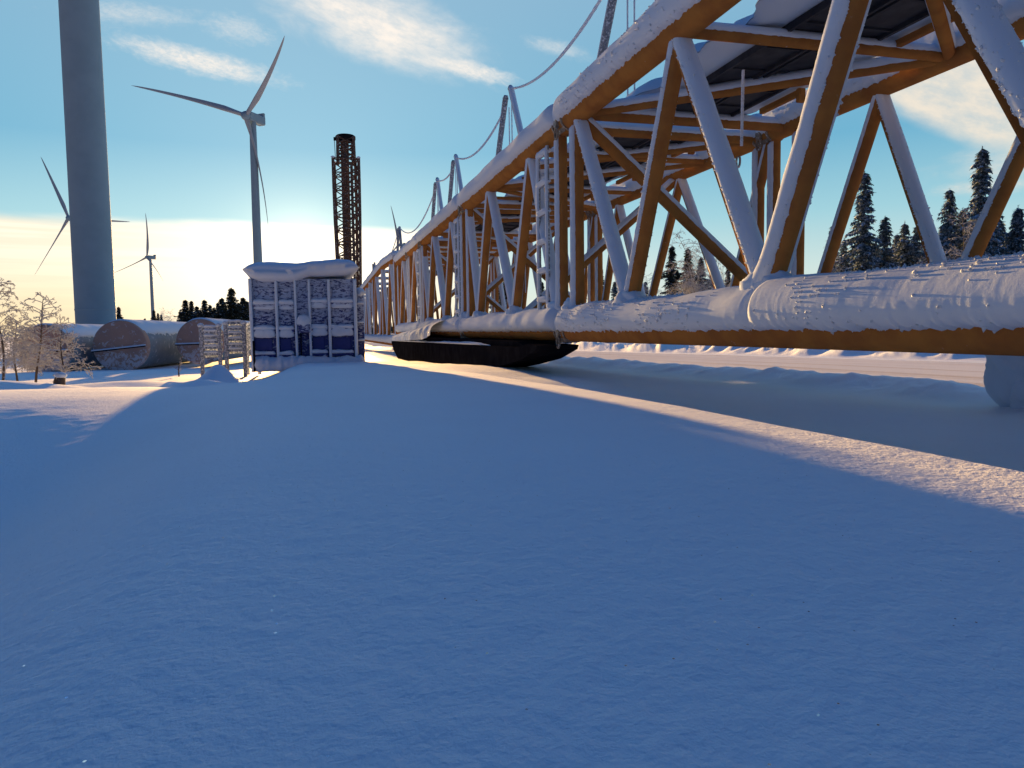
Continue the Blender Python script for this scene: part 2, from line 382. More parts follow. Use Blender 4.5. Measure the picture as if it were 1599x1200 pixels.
def ground_z(X, Y):
    X = np.asarray(X, float); Y = np.asarray(Y, float)
    c = smooth_interp(Y, CEN)
    # left bowl and crest
    wob = 0.5*(fbm(X*0.5+3, Y*0.0+1, 5, 2)-0.5)
    Ls = smooth_interp(Y+wob+0.15*(X+2), LEFT)
    wl = sst(-X, 0.15, 1.5)
    z = c*(1-wl)+Ls*wl
    # dip of the drift on the right, ground below the boom, road
    u = smooth_interp(Y, UNDER)
    c2 = c-0.040*sst(X, 1.05, 1.8)
    z = np.where(X > 0, c2*(1-sst(X, 1.76, 2.45))+u*sst(X, 1.76, 2.45), z)
    r = smooth_interp(Y, ROADZ)
    wr = sst(X, 3.5, 6.0)
    z = z*(1-wr)+r*wr
    d = np.hypot(X, Y)
    nearw = 1-sst(d, 60, 140)
    # ploughed berms
    e1 = 6.75+0.25*(fbm(Y*0.7, Y*0+2, 11, 3)-0.5)
    b1 = np.exp(-((X-e1)/0.45)**2)*(0.13+0.16*(fbm(X*2.5, Y*2.5, 21, 4)-0.35))
    lump = np.clip(fbm(X*1.6, Y*1.6, 31, 4)-0.32, 0, 1)
    e2 = 15.6+0.8*(fbm(Y*0.3, Y*0+5, 12, 3)-0.5)
    b2 = sst(X, e2-0.9, e2+0.2)*(0.22+0.75*lump*np.exp(-((X-e2-0.6)/2.0)**2))
    z = z+(b1+b2)*nearw*sst(X, 4.5, 5.8)
    # hollows and humps
    def g(x0, y0, sx, sy, a, rot=0.0):
        cx, sx_ = math.cos(rot), math.sin(rot)
        u_ = (X-x0)*cx+(Y-y0)*sx_; v_ = -(X-x0)*sx_+(Y-y0)*cx
        return a*np.exp(-(u_/sx)**2-(v_/sy)**2)
    z = z+g(-2.1, 7.1, 0.8, 1.2, 0.03)+g(-1.0, 9.0, 0.5, 0.9, -0.06)+g(-1.75, 12.8, 0.62, 0.7, 0.24)+g(-2.02, 17.3, 0.34, 0.6, 0.42)+g(-3.6, 17, 1.4, 1.0, 0.14)+g(-4.2, 11, 1.5, 0.8, 0.25, 0.3)
    z = z+g(-7, 16, 2.5, 1.2, 0.2)+g(-1.25, 11.2, 0.6, 0.7, -0.16)+g(-8.2, 27, 3.0, 1.6, -0.15)
    amp = sst(np.abs(X-4.6), 0.5, 3.0)*0.9+0.1
    z = z+0.05*(fbm(X*0.55, Y*0.55, 3, 3)-0.5)*(0.35+0.65*sst(d, 4, 12))*(1-sst(X, 6.9, 7.4)*(1-sst(X, 14.4, 15.2)))
    z = z+0.5*(fbm(X*0.05, Y*0.05, 8, 3)-0.5)*sst(d, 40, 120)
    z = z-0.0012*np.maximum(d-300, 0)*sst(d, 300, 900)*0
    return z
def micro(X, Y, d):
    w = np.clip(1.3-d/16.0, 0, 1)
    rip = (fbm(X*5, Y*7, 41, 3)-0.5)*0.0022+(fbm(X*30, Y*30, 43, 3)-0.5)*0.0042*np.clip(1.6-d/2.6, 0, 1)
    left = 1+0.25*sst(-X, 0.3, 1.5)
    return rip*w*left*(1-sst(X, 1.9, 2.5)*0.6)
def build_ground():
    az0 = -YAW
    fine = np.linspace(az0-math.radians(40), az0+math.radians(40), 760)
    rest = np.linspace(az0+math.radians(40), az0+math.radians(320), 92)[1:-1]
    A = np.concatenate([fine, rest]); na = len(A)
    r = [0.12]
    while r[-1] < 32: r.append(r[-1]*1.0062+0.0006)
    while r[-1] < 9000: r.append(r[-1]*1.035)
    r = np.array(r); nr = len(r)
    R, T = np.meshgrid(r, A, indexing='ij')
    X = R*np.sin(T); Y = R*np.cos(T)
    Z = ground_z(X, Y)+micro(X, Y, R)
    V = np.stack([X, Y, Z], -1).reshape(-1, 3)
    V = np.vstack([V, [[0, 0, float(ground_z(0, 0))]]])
    i = np.arange(nr-1)[:, None]; j = np.arange(na)[None, :]; j2 = (j+1) % na
    q = np.stack([i*na+j, i*na+j2, (i+1)*na+j2, (i+1)*na+j], -1).reshape(-1, 4)[:, ::-1]
    tri = np.stack([np.full(na, nr*na), (np.arange(na)+1) % na, np.arange(na)], -1)[:, ::-1]
    me = bpy.data.meshes.new('snow_ground')
    me.vertices.add(len(V)); me.vertices.foreach_set('co', V.ravel())
    loops = np.concatenate([q.ravel(), tri.ravel()])
    me.loops.add(len(loops)); me.loops.foreach_set('vertex_index', loops.astype(np.int32))
    nq, nt = len(q), len(tri)
    me.polygons.add(nq+nt)
    me.polygons.foreach_set('loop_start', np.concatenate([np.arange(nq)*4, nq*4+np.arange(nt)*3]).astype(np.int32))
    me.polygons.foreach_set('use_smooth', np.ones(nq+nt, bool))
    me.update(calc_edges=True); me.validate()
    me.materials.append(M_SNOW)
    structure('snow_ground', me, M_SNOW)
build_ground()
def gz(x, y): return float(ground_z(np.array([x]), np.array([y]))[0])
def build_road():
    ys = np.concatenate([np.linspace(-20, 60, 400), np.linspace(61, 400, 120)]); xs = np.linspace(7.6, 14.0, 60)
    Yg, Xg = np.meshgrid(ys, xs, indexing='ij')
    Xe = Xg+(Xg-10.8)/3.2*0.35*(fbm(Yg*0.8, Yg*0, 51, 4)-0.5)
    Zg = ground_z(Xe, Yg)+0.006+0.012*(fbm(Xe*3, Yg*0.2, 52, 3)-0.5)
    edge = np.abs(Xg-10.8)/3.2
    Zg -= 0.05*sst(edge, 0.93, 1.0)
    mb = MB(); mb.grid(np.stack([Xe, Yg, Zg], -1), flip=True)
    structure('road', mb, M_ROAD)
build_road()

# ------------------------------------------------------------------ the crane boom
rng = random.Random(7)
_sid = [0]
def snow_on(p0, p1, r, th, A=100, side=None, flare=0.0, clod=1.0, expo=1.0, up=None, trim=(0.0, 0.0), gaps=0.0, rough=1.0):
    """snow lying along a tube: th on top, thinning to the sides, ragged lower edges; flare heaps it at the low end"""
    mb = MB(); p0 = np.array(p0, float); p1 = np.array(p1, float)
    _sid[0] += 1; sd = _sid[0]
    L = np.linalg.norm(p1-p0); a = (p1-p0)/L
    if up is None: up = np.array([0, 0, 1.0]) if abs(a[2]) < 0.97 else np.array([-0.9, 0.45, 0.0])
    u = up-a*np.dot(up, a); u /= np.linalg.norm(u); w = np.cross(a, u)
    side = th*0.3 if side is None else side
    p0 = p0+a*trim[0]; L = L-trim[0]-trim[1]
    dist = min(np.linalg.norm(p0), np.linalg.norm(p0+a*L), np.linalg.norm(p0+a*L/2))
    ds = float(np.clip(dist*0.0035, 0.014, 0.16))
    N = int(np.clip(L/ds, 6, 420)); M = int(np.clip((r+th)*2.6/ds, 7, 34))
    t = np.linspace(0, L, N)[:, None]; ph = np.linspace(-1, 1, M)[None, :]
    A0 = math.radians(A)
    hem = A0*rough*(0.15*(fbm(t*3.0, np.sign(ph)*3+sd*7.7, sd, 4, 0.6)-0.5)+0.15*(fbm(t*30, np.sign(ph)*3+sd, sd+3, 2)-0.5))
    F = ph*A0+np.sign(ph)*hem*np.abs(ph)**7          # only the hem is ragged, the body stays smooth
    lowend = 0 if p0[2] < (p0+a*L)[2] else L
    T = th*(1+flare*np.exp(-(np.abs(t-lowend)/0.22)**1.5))
    S = side*(1+flare*0.8*np.exp(-(np.abs(t-lowend)/0.22)**1.5))
    prof = np.clip(np.cos(np.clip(F*90/A, -PI/2, PI/2)), 0, 1)**expo
    edge = np.sqrt(np.clip(1-np.abs(ph)**6, 0, 1))
    ends = np.sqrt(np.clip(np.minimum(t, L-t)/(0.6*th+0.01), 0.0, 1))*0.85+0.15
    q = np.abs(F)*(r+th)
    n = 0.30*(fbm(t*1.3, F*0.8+sd, sd+1, 2)-0.5)
    hgt = (S+(T-S)*prof)*edge*ends*(1+n)
    hgt = hgt+rough*edge*(0.0015*(fbm(t*11, F*(r+th)*11+sd*3.3, sd+5, 2)-0.5)+0.0022*(fbm(t*48, F*(r+th)*48+sd*5.1, sd+6, 2)-0.5))
    if gaps > 0:
        hgt = hgt-gaps*np.clip(fbm(t*9, F*3+sd, sd+13, 4, 0.6)-0.45, 0, 1)*np.exp(-((F+0.15)/0.35)**2)*0.9
    Rr = r+hgt
    P = (p0+a*t)[:, None, :] if False else (p0[None, None, :]+a[None, None, :]*t[:, :, None])
    V = P+Rr[:, :, None]*(np.cos(F)[:, :, None]*u+np.sin(F)[:, :, None]*w)
    ri = r*0.85
    Vi = P+ri*(np.cos(F)[:, :, None]*u+np.sin(F)[:, :, None]*w)
    if clod >= 0.6 and dist < 9.5 and ds < 0.06:       # loose crumbs of rime stuck to the surface, in patches
        rg = np.random.default_rng(sd); nc = int(min(700, 65*L*clod*(2.6 if th > 0.12 else 2.0)))
        pick = np.clip(fbm(t*1.3+sd*2.1, F*0.9, sd+20, 2)*3.2-1.25, 0.02, 1)*edge+(0 if th > 0.12 else 2.0)*np.abs(ph)**8+0.5*np.abs(ph)**12; pick = (pick/pick.sum()).ravel()
        G = V.reshape(-1, 3)
        for iv in rg.choice(len(pick), nc, p=pick):
            r_ = rg.uniform(0.006, 0.011)*(1+0.06*dist)*(0.7+0.8*rg.random()**3)*(1 if th > 0.12 else 0.75)
            d_ = rg.normal(0, 1, (6, 3))*0.22+np.array([(1, 0, 0), (-1, 0, 0), (0, 1, 0), (0, -1, 0), (0, 0, 1), (0, 0, -1)])
            mb.add(G[iv]+0.15*r_*(G[iv]-P.repeat(M, 1).reshape(-1, 3)[iv])/np.linalg.norm(G[iv]-P.repeat(M, 1).reshape(-1, 3)[iv])+d_*r_, [(0, 2, 4), (2, 1, 4), (1, 3, 4), (3, 0, 4), (2, 0, 5), (1, 2, 5), (3, 1, 5), (0, 3, 5)], 1)
    base_i = mb.n
    full = np.concatenate([V, Vi[:, ::-1]], 1)
    mb.grid(full, close_v=True)
    n2 = full.shape[1]
    mb.f.append(tuple(base_i+j for j in range(n2))[::-1]); mb.f.append(tuple(base_i+(N-1)*n2+j for j in range(n2))); mb.mi += [0, 0]
    return mb

def member(name, p0, p1, r, parent, th=0.05, A=85, flare=0.0, m=None, snow=True, gaps=0.0, side=None, clod=0.6, trim=(0.05, 0.02), rough=1.0):
    mb = MB(); d = np.linalg.norm(np.array(p0)); mb.tube([p0, p1], r, 16 if d < 14 else 10)
    o = part(name, mb, m or M_ORANGE, parent)
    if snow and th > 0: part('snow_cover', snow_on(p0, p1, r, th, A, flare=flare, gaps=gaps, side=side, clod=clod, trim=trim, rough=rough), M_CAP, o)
    return o

XN, XF, ZB, ZT, RC = 3.3, 6.3, -0.02, 2.71, 0.14
GEN_N = dict(T=[1.6, 4.4, 6.55], B=[0.4, 2.7, 5.5], V=[0.22, 6.35])
GEN_F = dict(T=[-0.05, 2.6, 5.35], B=[1.0, 4.0, 6.3], V=[0.2, 6.5])
boom = thing('crane_boom', 'long orange lattice crane boom lying under thick snow, filling the right side', 'crane boom', (4.8, 16.0, -0.16))

def chord(name, X, Z, y0, y1, r, parent, top, side, A, sec):
    mb = MB(); mb.tube([(X, y, Z) for y in np.linspace(y0, y1, 5)], r, 28 if y0 < 12 else 16)
    o = part(name, mb, M_ORANGE, parent)
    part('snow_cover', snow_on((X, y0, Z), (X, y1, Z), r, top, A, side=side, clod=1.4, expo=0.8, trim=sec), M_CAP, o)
    return o
JOINTS = [-4.4, 2.3, 9.53, 16.3, 22.9, 26.2, 29.8]
for a_, b_ in zip(JOINTS[:-1], JOINTS[1:]):
    if a_ < 0: a_ = -2.5
    for X in (XN, XF):
        chord('top_chord', X, ZT, a_, b_, RC, boom, 0.20, 0.07, 96, (0.10, 0.05))
        if a_ == 2.3 and X == XN:     # the nearest lower tube carries two heaps with a step between them
            mb = MB(); mb.tube([(X, y, ZB) for y in np.linspace(a_, b_, 5)], RC, 32)
            o = part('bottom_chord', mb, M_ORANGE, boom)
            part('snow_cover', snow_on((X, 2.3, ZB), (X, 4.93, ZB), RC, 0.225, 93, side=0.10, clod=1.7, expo=0.55, trim=(0, 0)), M_CAP, o)
            part('snow_cover', snow_on((X, 4.80, ZB), (X, 9.45, ZB), RC, 0.20, 92, side=0.075, clod=1.3, expo=0.7, trim=(0, 0)), M_CAP, o)
        else:
            chord('bottom_chord', X, ZB, a_, b_, RC, boom, 0.20, 0.08, 93, (0.12, 0.04))

def zig(T, B, X, flare=1.2, far=False):
    """W lacing between the nodes of the top and the bottom chord"""
    nodes = sorted([(y, 1) for y in T]+[(y, 0) for y in B])
    for (ya, ta), (yb, tb) in zip(nodes[:-1], nodes[1:]):
        if ta == tb: continue
        yt, yb_ = (ya, yb) if ta else (yb, ya)
        d = 0.06*(1 if yt > yb_ else -1)
        d = -d
        pt = (X, yt-d*0.6, ZT-RC*0.6); pb = (X, yb_+d*0.9, ZB+RC*0.7)
        gaps = 0.0; th = 0.055; A = 88
        if X == XN and abs(yb_-4.97) < 0.1 and yt < yb_: gaps, th, A = 0.18, 0.085, 112
        member('diagonal_brace', pt, pb, 0.07, boom, th if not far else 0.035, A, flare=flare if not far else 0.6, gaps=gaps, clod=0.8, trim=(0.02, 0.0))
def vert(X, y, r=0.072, snow=True):
    mb = MB(); mb.tube([(X, y, ZB+0.1), (X, y, ZT-0.1)], r, 16)
    o = part('vertical_post', mb, M_ORANGE, boom)
    if snow: part('snow_cover', snow_on((X, y, ZB+0.1), (X, y, ZT-0.15), r, 0.035, 62, flare=1.5, clod=0.5), M_CAP, o)
zig([-2.9+1.6, -2.9+4.2, 3.79], [-2.5, 0.2, 2.43], XN)
zig([3.79, 6.38, 9.05], [2.43, 4.97, 7.49], XN)
zig([0.0, 2.6, 5.0, 7.34], [1.2, 3.9, 6.3, 8.49], XF, far=True)
for y in (9.12,): vert(XN, y)
for y in (8.8, 9.35): vert(XF, y)
for j in (9.53, 16.3): 
    Tn = [11.16, 13.95, 16.0] if j < 10 else [j+q for q in GEN_N['T']]
    Bn = [9.95, 12.24, 15.01] if j < 10 else [j+q for q in GEN_N['B']]
    zig(Tn, Bn, XN); zig([j+q for q in GEN_F['T']], [j+q for q in GEN_F['B']], XF, far=True)
    for q in GEN_N['V']: vert(XN, j+q)
    for q in GEN_F['V']: vert(XF, j+q)
for j, l in ((22.9, 3.3), (26.2, 3.6)):
    zig([j+1.7], [j+0.3, j+3.0], XN); zig([j+0.3, j+3.0], [j+1.7], XF, far=True)
    for X in (XN, XF):
        vert(X, j+0.2); vert(X, j+l-0.25)

# upper and lower plane: cross struts, K bracing
CY = [-1.0, 1.2, 3.79, 6.38, 9.05, 9.75, 11.16, 13.95, 15.9, 16.6, 17.9, 20.7, 22.6, 23.2, 24.6, 25.9, 26.5, 28.0, 29.5]
for i, y in enumerate(CY):
    big = y in (9.05, 9.75, 15.9, 16.6, 22.6, 23.2)
    member('cross_strut', (XN, y, ZT-0.02), (XF, y, ZT-0.02), 0.075 if big else 0.06, boom, 0.04, 80, clod=0.3)
    member('cross_strut', (XN, y+0.3, ZB), (XF, y+0.3, ZB), 0.055, boom, 0.09, 95, clod=0.6)
KB = [(6.38, 9.05, 1), (3.79, 6.38, 0), (9.75, 12.3, 1), (13.95, 15.9, 0), (11.16, 13.95, 1), (16.6, 19.0, 1), (20.7, 22.6, 0), (1.2, 3.79, 1), (-1.0, 1.2, 0)]
for y0, y1, k_ in KB:
    a_, b_ = ((XN, y1, ZT-0.03), (XF, y0, ZT-0.03)) if k_ else ((XN, y0, ZT-0.03), (XF, y1, ZT-0.03))
    member('plan_brace', a_, b_, 0.058, boom, 0.05, 82, clod=0.3)
# diagonals across the section
for y, k_ in ((2.2, 1), (9.0, 0), (12.3, 1), (16.0, 0), (19.1, 1), (22.7, 0), (26.0, 1)):
    p0, p1 = (((XN, y, ZT-0.1), (XF, y, ZB+0.1)) if not k_ else ((XF, y, ZT-0.1), (XN, y, ZB+0.1)))
    member('section_brace', p0, p1, 0.075, boom, 0.03, 70, clod=0.3)

# walkway of dark grating with the snow that lies on it
for a_, b_ in zip(JOINTS[:-1], JOINTS[1:]):
    a_ = max(a_, -2.5)
    y0, y1 = a_+0.45, b_-0.4
    mb = MB()
    for xc, wd in ((4.62, 0.50), (5.16, 0.50)):
        mb.box((xc, (y0+y1)/2, 2.800), (wd, y1-y0, 0.03))
        for e in (-1, 1): mb.box((xc+e*(wd/2-0.02), (y0+y1)/2, 2.772), (0.035, y1-y0-0.05, 0.05))
        for q in np.arange(y0+0.3, y1, 0.62): mb.box((xc, q, 2.779), (wd-0.09, 0.03, 0.03))
    g = part('walkway_panel', mb, M_GRATE, boom, smooth=False)
    # snow slab: overhangs the grating on both sides with an uneven edge
    ny = 90 if a_ < 12 else 40; nx = 26
    Y_, U_ = np.meshgrid(np.linspace(y0-0.1, y1+0.1, ny), np.linspace(-1, 1, nx), indexing='ij')
    el_ = 3.92+0.28*(fbm(Y_*1.7, Y_*0+a_, 61, 4)-0.5)*2; er_ = 5.72+0.22*(fbm(Y_*1.9, Y_*0+a_+9, 62, 4)-0.5)*2
    X_ = el_+(er_-el_)*(U_+1)/2
    em = np.sqrt(np.clip(1-np.abs(U_)**5, 0, 1))*np.sqrt(np.clip(np.minimum(Y_-y0+0.1, y1+0.1-Y_)/0.2, 0, 1))
    top = 2.83+0.20*em*(1+0.6*(fbm(X_*2, Y_*1.4, 63, 4)-0.5))
    bot = 2.822-0.06*em*np.clip(np.abs(U_)-0.72, 0, 1)*3*(0.4+fbm(X_*5, Y_*5, 64, 3))
    mb = MB(); mb.grid(np.stack([X_, Y_, top], -1), flip=True); mb.grid(np.stack([X_, Y_, bot], -1))
    part('snow_cover', mb, M_CAP, g)
    for q in np.linspace(y0+0.9, y1-0.9, 3):
        mb = MB(); mb.box((5.62, q, 2.74), (0.07, 0.85, 0.07), bev=0.01); mb.box((5.62, q-0.38, 2.70), (0.10, 0.06, 0.16), bev=0.01)
        part('walkway_bracket', mb, M_ORANGE, boom, smooth=False)
        mb = MB(); mb.box((4.05, q+0.5, 2.765), (0.55, 0.07, 0.06), bev=0.01)
        part('walkway_bracket', mb, M_ORANGE, boom, smooth=False)

# lifeline posts in pairs over each joint, ropes sagging between them
XR, ZP = 4.3, 5.18
def lean_post(yt, yb, zt=ZP):
    mb = MB(); p0 = (XR, yb, 2.82); p1 = (XR, yt, zt)
    mb.tube([p0, p1], 0.062, 12)
    a = Vector(p1)-Vector(p0); a.normalize()
    mb.tube([Vector(p1)-a*0.02, Vector(p1)+a*0.05], [0.07, 0.045], 12)
    o = part('lifeline_post', mb, M_STEEL, boom)
    part('snow_cover', snow_on(p0, p1, 0.062, 0.02, 75, clod=0.4), M_CAP, o)
def rope(p0, p1, sag, r=0.022, name='lifeline_rope', parent=None):
    t = np.linspace(0, 1, 60)[:, None]; P = np.array(p0)*(1-t)+np.array(p1)*t
    P[:, 2] -= sag*4*t[:, 0]*(1-t[:, 0])
    rr = r*(1+0.5*(fbm(t[:, 0]*70, t[:, 0]*0, 71, 3)-0.3))
    mb = MB(); mb.tube(P, rr, 8); return part(name, mb, M_ROPE, parent or boom)
PJ = [2.9, 9.83, 16.34, 22.85, 26.35]
for j in PJ:
    far_ = 0.22 if j > 9 else 0.22
    lean_post(j-far_, j-far_-1.6, ZP+0.06); lean_post(j+far_, j+far_+1.6, ZP-0.02)
    for q in (-0.1, 0.13):
        rope((XR+0.05, j+q, ZP-0.25), (XR+0.05, j+q, 2.95), 0.0, 0.011, 'hanging_rope')
rope((XR, PJ[0]+0.22, ZP), (XR, PJ[1]-0.22, ZP+0.05), 0.35)
rope((XR, PJ[1]+0.2, ZP-0.1), (XR, PJ[2]-0.22, ZP+0.05), 0.42)
rope((XR, PJ[2]+0.24, ZP-0.22), (XR, PJ[3]-0.22, ZP+0.02), 0.40)
rope((XR, PJ[3]+0.24, ZP-0.22), (XR, PJ[4]-0.22, ZP+0.02), 0.14)

# pinned joints of the tubes: lug plates, pin, hanging ring
def joint(X, y, z, low=False):
    mb = MB()
    for e in (-1, 1): mb.box((X+e*0.085, y, z-0.03), (0.035, 0.34, 0.24), bev=0.03)
    mb.tube([(X-0.17, y, z-0.03), (X+0.17, y, z-0.03)], 0.055, 14)
    for e in (-1, 1): mb.tube([(X, y+e*0.16, z), (X, y+e*0.20, z)], RC+0.018, 20)
    t = np.linspace(0, 2*PI, 18)
    mb.tube([(X-0.15, y+0.055*math.sin(q), z-0.15+0.075*math.cos(q)) for q in t], 0.016, 8)
    o = part('joint_lug', mb, M_LUG, boom)
    mb = MB(); mb.blob((X-0.03, y-0.02, z+0.10), (0.17, 0.16, 0.15), int(y*10), 0.25, 24, 16)
    part('snow_cover', mb, M_CAP, o)
for j in JOINTS[1:-1]:
    for X in (XN, XF): joint(X, j, ZT); joint(X, j, ZB, True)

# ladders on the near face, rungs packed with snow
def ladder(X, y, w, z0, z1, parent, nr=6):
    mb = MB()
    for e in (-1, 1): mb.tube([(X, y+e*w/2, z0), (X, y+e*w/2, z1)], 0.024, 10)
    o = part('access_ladder', mb, M_STEEL, parent)
    rb = MB(); sb = MB()
    for q in np.linspace(z0+0.12, z1-0.1, nr):
        rb.tube([(X, y-w/2, q), (X, y+w/2, q)], 0.016, 8)
    r_ = part('ladder_rungs', rb, M_STEEL, o)
    for q in np.linspace(z0+0.12, z1-0.1, nr):
        s_ = snow_on((X, y-w/2-0.03, q), (X, y+w/2+0.03, q), 0.016, 0.075, 100, side=0.03, clod=0.6, rough=1.0); sb.v += s_.v; sb.f += [tuple(i+sb.n for i in f) for f in s_.f]; sb.mi += s_.mi; sb.n += sum(len(v) for v in s_.v)
    for e in (-1, 1):
        s_ = snow_on((X, y+e*w/2, z0), (X, y+e*w/2, z1), 0.024, 0.02, 100, clod=0.6); sb.v += s_.v; sb.f += [tuple(i+sb.n for i in f) for f in s_.f]; sb.mi += s_.mi; sb.n += sum(len(v) for v in s_.v)
    part('snow_cover', sb, M_CAP, o)
ladder(XN-0.08, 10.35, 0.42, 0.28, 2.55, boom, 6)
ladder(XN-0.08, 16.95, 0.42, 0.28, 2.55, boom, 7)
ladder(XN-0.08, 23.4, 0.42, 0.28, 2.55, boom, 7)

q = ray(1300, 492)*1.0; q = q*(3.06/q.x)
mb = MB(); mb.box((3.08, q.y, q.z), (0.10, 0.055, 0.045), bev=0.008); part('chord_bracket', mb, M_LUG, boom, smooth=False)
# short tie ropes and a shackle hanging inside the boom
rope((4.3, 6.95, 2.60), (4.3, 6.97, 1.85), 0.0, 0.014, 'hanging_rope')
rope((5.3, 11.5, 2.6), (5.3, 11.5, 0.9), 0.0, 0.011, 'hanging_rope')
rope((5.0, 17.6, 2.6), (5.0, 17.6, 0.9), 0.0, 0.011, 'hanging_rope')
for yy in (10.3, 13.2):
    mb = MB(); t = np.linspace(0, 2*PI, 20)
    mb.tube([(XF, yy+0.05*math.sin(q), 2.50+0.09*math.cos(q)) for q in t], 0.018, 8)
    mb.box((XF, yy, 2.60), (0.03, 0.06, 0.08))
    part('shackle', mb, M_STEEL, boom)
# chains hanging beside the far tube
mb = MB()
for i in range(26):
    z_ = 1.55-i*0.055; t = np.linspace(0, 2*PI, 12)
    if i % 2: mb.tube([(5.2+0.02*math.sin(q), 17.0, z_+0.04*math.cos(q)) for q in t], 0.008, 6)
    else: mb.tube([(5.2, 17.0+0.02*math.sin(q), z_+0.04*math.cos(q)) for q in t], 0.008, 6)
part('chain', mb, M_BLACK, boom)
# snow heaped where the braces meet the lower tube
for i, y in enumerate((4.97, 7.49, 9.3, 9.95, 12.24, 15.01, 16.5, 19.0, 21.8)):
    mb = MB(); mb.blob((XN-0.01, y, ZB+0.27), (0.15, 0.28, 0.17), 90+i, 0.28, 36, 24, 2.5)
    part('snow_heap', mb, M_CAP, boom)

# ------------------------------------------------------------------ taller boom section farther along
b2 = thing('crane_boom', 'taller orange lattice boom section beyond the near boom, resting lower on the ground', 'crane boom', (4.8, 45.0, -0.9))
def zt2(y): return float(np.interp(y, [30.6, 36, 53, 76], [2.95, 3.1, 2.78, 2.35]))
ZB2 = -0.47
ys2 = [30.6, 36, 44, 53, 64, 76]
for X in (XN, XF):
    for ya, yb in zip(ys2[:-1], ys2[1:]):
        for nm, za, zb in (('top_chord', zt2(ya), zt2(yb)), ('bottom_chord', ZB2, ZB2)):
            member(nm, (X, ya, za), (X, yb, zb), 0.14, b2, 0.20, 96, clod=0.5, side=0.07)
    y = 30.8; k_ = 0
    while y < 75:
        st = 1.9
        pa, pb = (X, y, ZB2+0.05), (X, y+st, zt2(y+st)-0.05)
        if k_ % 2: pa, pb = (X, y, zt2(y)-0.05), (X, y+st, ZB2+0.05)
        member('diagonal_brace', pa, pb, 0.07, b2, 0.05, 88, flare=0.8, snow=X == XN)
        if k_ % 3 == 0: member('vertical_post', (X, y+0.1, ZB2), (X, y+0.1, zt2(y)), 0.075, b2, 0.03, 60, snow=X == XN)
        y += st; k_ += 1
for y in np.arange(31, 76, 3.8):
    member('cross_strut', (XN, y, zt2(y)-0.03), (XF, y, zt2(y)-0.03), 0.06, b2, 0.05, 80)
    member('cross_strut', (XN, y, ZB2), (XF, y, ZB2), 0.06, b2, 0.05, 80)
mb = MB(); mb.box((4.8, 52, 2.55), (1.2, 40, 0.05)); part('walkway_panel', mb, M_GRATE, b2, smooth=False)
ladder(XN-0.08, 44.5, 0.5, -0.2, 2.9, b2, 8); ladder(XN-0.08, 57, 0.5, -0.2, 2.5, b2, 8)
def lp2(y, zt, dy):
    mb = MB(); mb.tube([(XR, y+dy, zt2(y)), (XR, y, zt)], 0.065, 10); part('lifeline_post', mb, M_STEEL, b2)
lp2(38.0, 5.2, -1.2); lp2(38.5, 5.2, 1.2); lp2(54, 4.9, 0.2); lp2(55.5, 4.9, -0.5)
rope((XR, PJ[4]+0.24, ZP-0.22), (XR, 37.9, 5.15), 0.75)
rope((XR, 38.6, 5.05), (XR, 54, 4.8), 0.9, parent=b2)

# ------------------------------------------------------------------ black support skid and the snow on it
def prism_yz(mb, poly, x0, x1):
    n = len(poly); V = [(x0, y, z) for y, z in poly]+[(x1, y, z) for y, z in poly]
    F = [tuple(range(n)), tuple(range(n, 2*n))[::-1]]+[(i, n+i, n+(i+1) % n, (i+1) % n) for i in range(n)]
    mb.add(V, F)
sk = thing('support_skid', 'long black hull-shaped skid under the lower boom tube, snow on its far end', 'skid', (3.2, 17.5, -0.8))
mb = MB(); prism_yz(mb, [(9.55, -.21), (9.6, -.27), (10.3, -.42), (11.4, -.55), (12.8, -.68), (17.5, -1.0), (26.0, -1.1), (28.2, -.7), (28.9, -.42), (28.9, -.36), (10.5, -.25), (10.1, -.20)], 2.86, 3.45)
part('hull', mb, M_BLACK, sk, smooth=False)
mb = MB(); prism_yz(mb, [(10.5, -.25), (28.9, -.355), (28.9, -.17), (20, -.165), (10.8, -.17)], 2.94, 3.55)
part('deck_beam', mb, M_BLACK, sk, smooth=False)
y_, u_ = np.meshgrid(np.linspace(12.5, 28.6, 120), np.linspace(0, PI, 12), indexing='ij')
wd = 0.05*np.sqrt(np.clip(np.minimum(y_-12.5, 28.6-y_)/1.2, 0, 1))*(0.5+fbm(y_*1.5, y_*0, 81, 3))
zz = -.25-(y_-9.3)*0.0056
mb = MB(); mb.grid(np.stack([2.93-wd*1.6*np.sin(u_)*np.ones_like(y_), y_, zz+0.0+wd*1.2*(np.cos(u_)*0.5+0.5)], -1))
part('snow_ledge', mb, M_CAP, sk)
y_, u_ = np.meshgrid(np.linspace(18.2, 29.2, 130), np.linspace(0, PI, 26), indexing='ij')
zt_ = np.interp(y_, [18.2, 19.5, 23.0, 26.5, 28.6, 29.2], [.28, .26, .10, .02, -.10, -.34])
zt_ = zt_+0.05*(fbm(y_*0.9, u_*0.8, 82, 3)-0.5)
zb_ = np.interp(y_, [18.2, 20, 29.2], [-.10, -.22, -.36])
hh = (zt_-zb_)
mb = MB(); mb.grid(np.stack([3.35-0.62*np.cos(u_)*(0.9+0.3*(fbm(y_*1.2, u_, 83, 3)-0.5)), y_, zb_+hh*np.sin(u_)**0.6], -1), flip=True)
part('snow_cover', mb, M_CAP, sk)
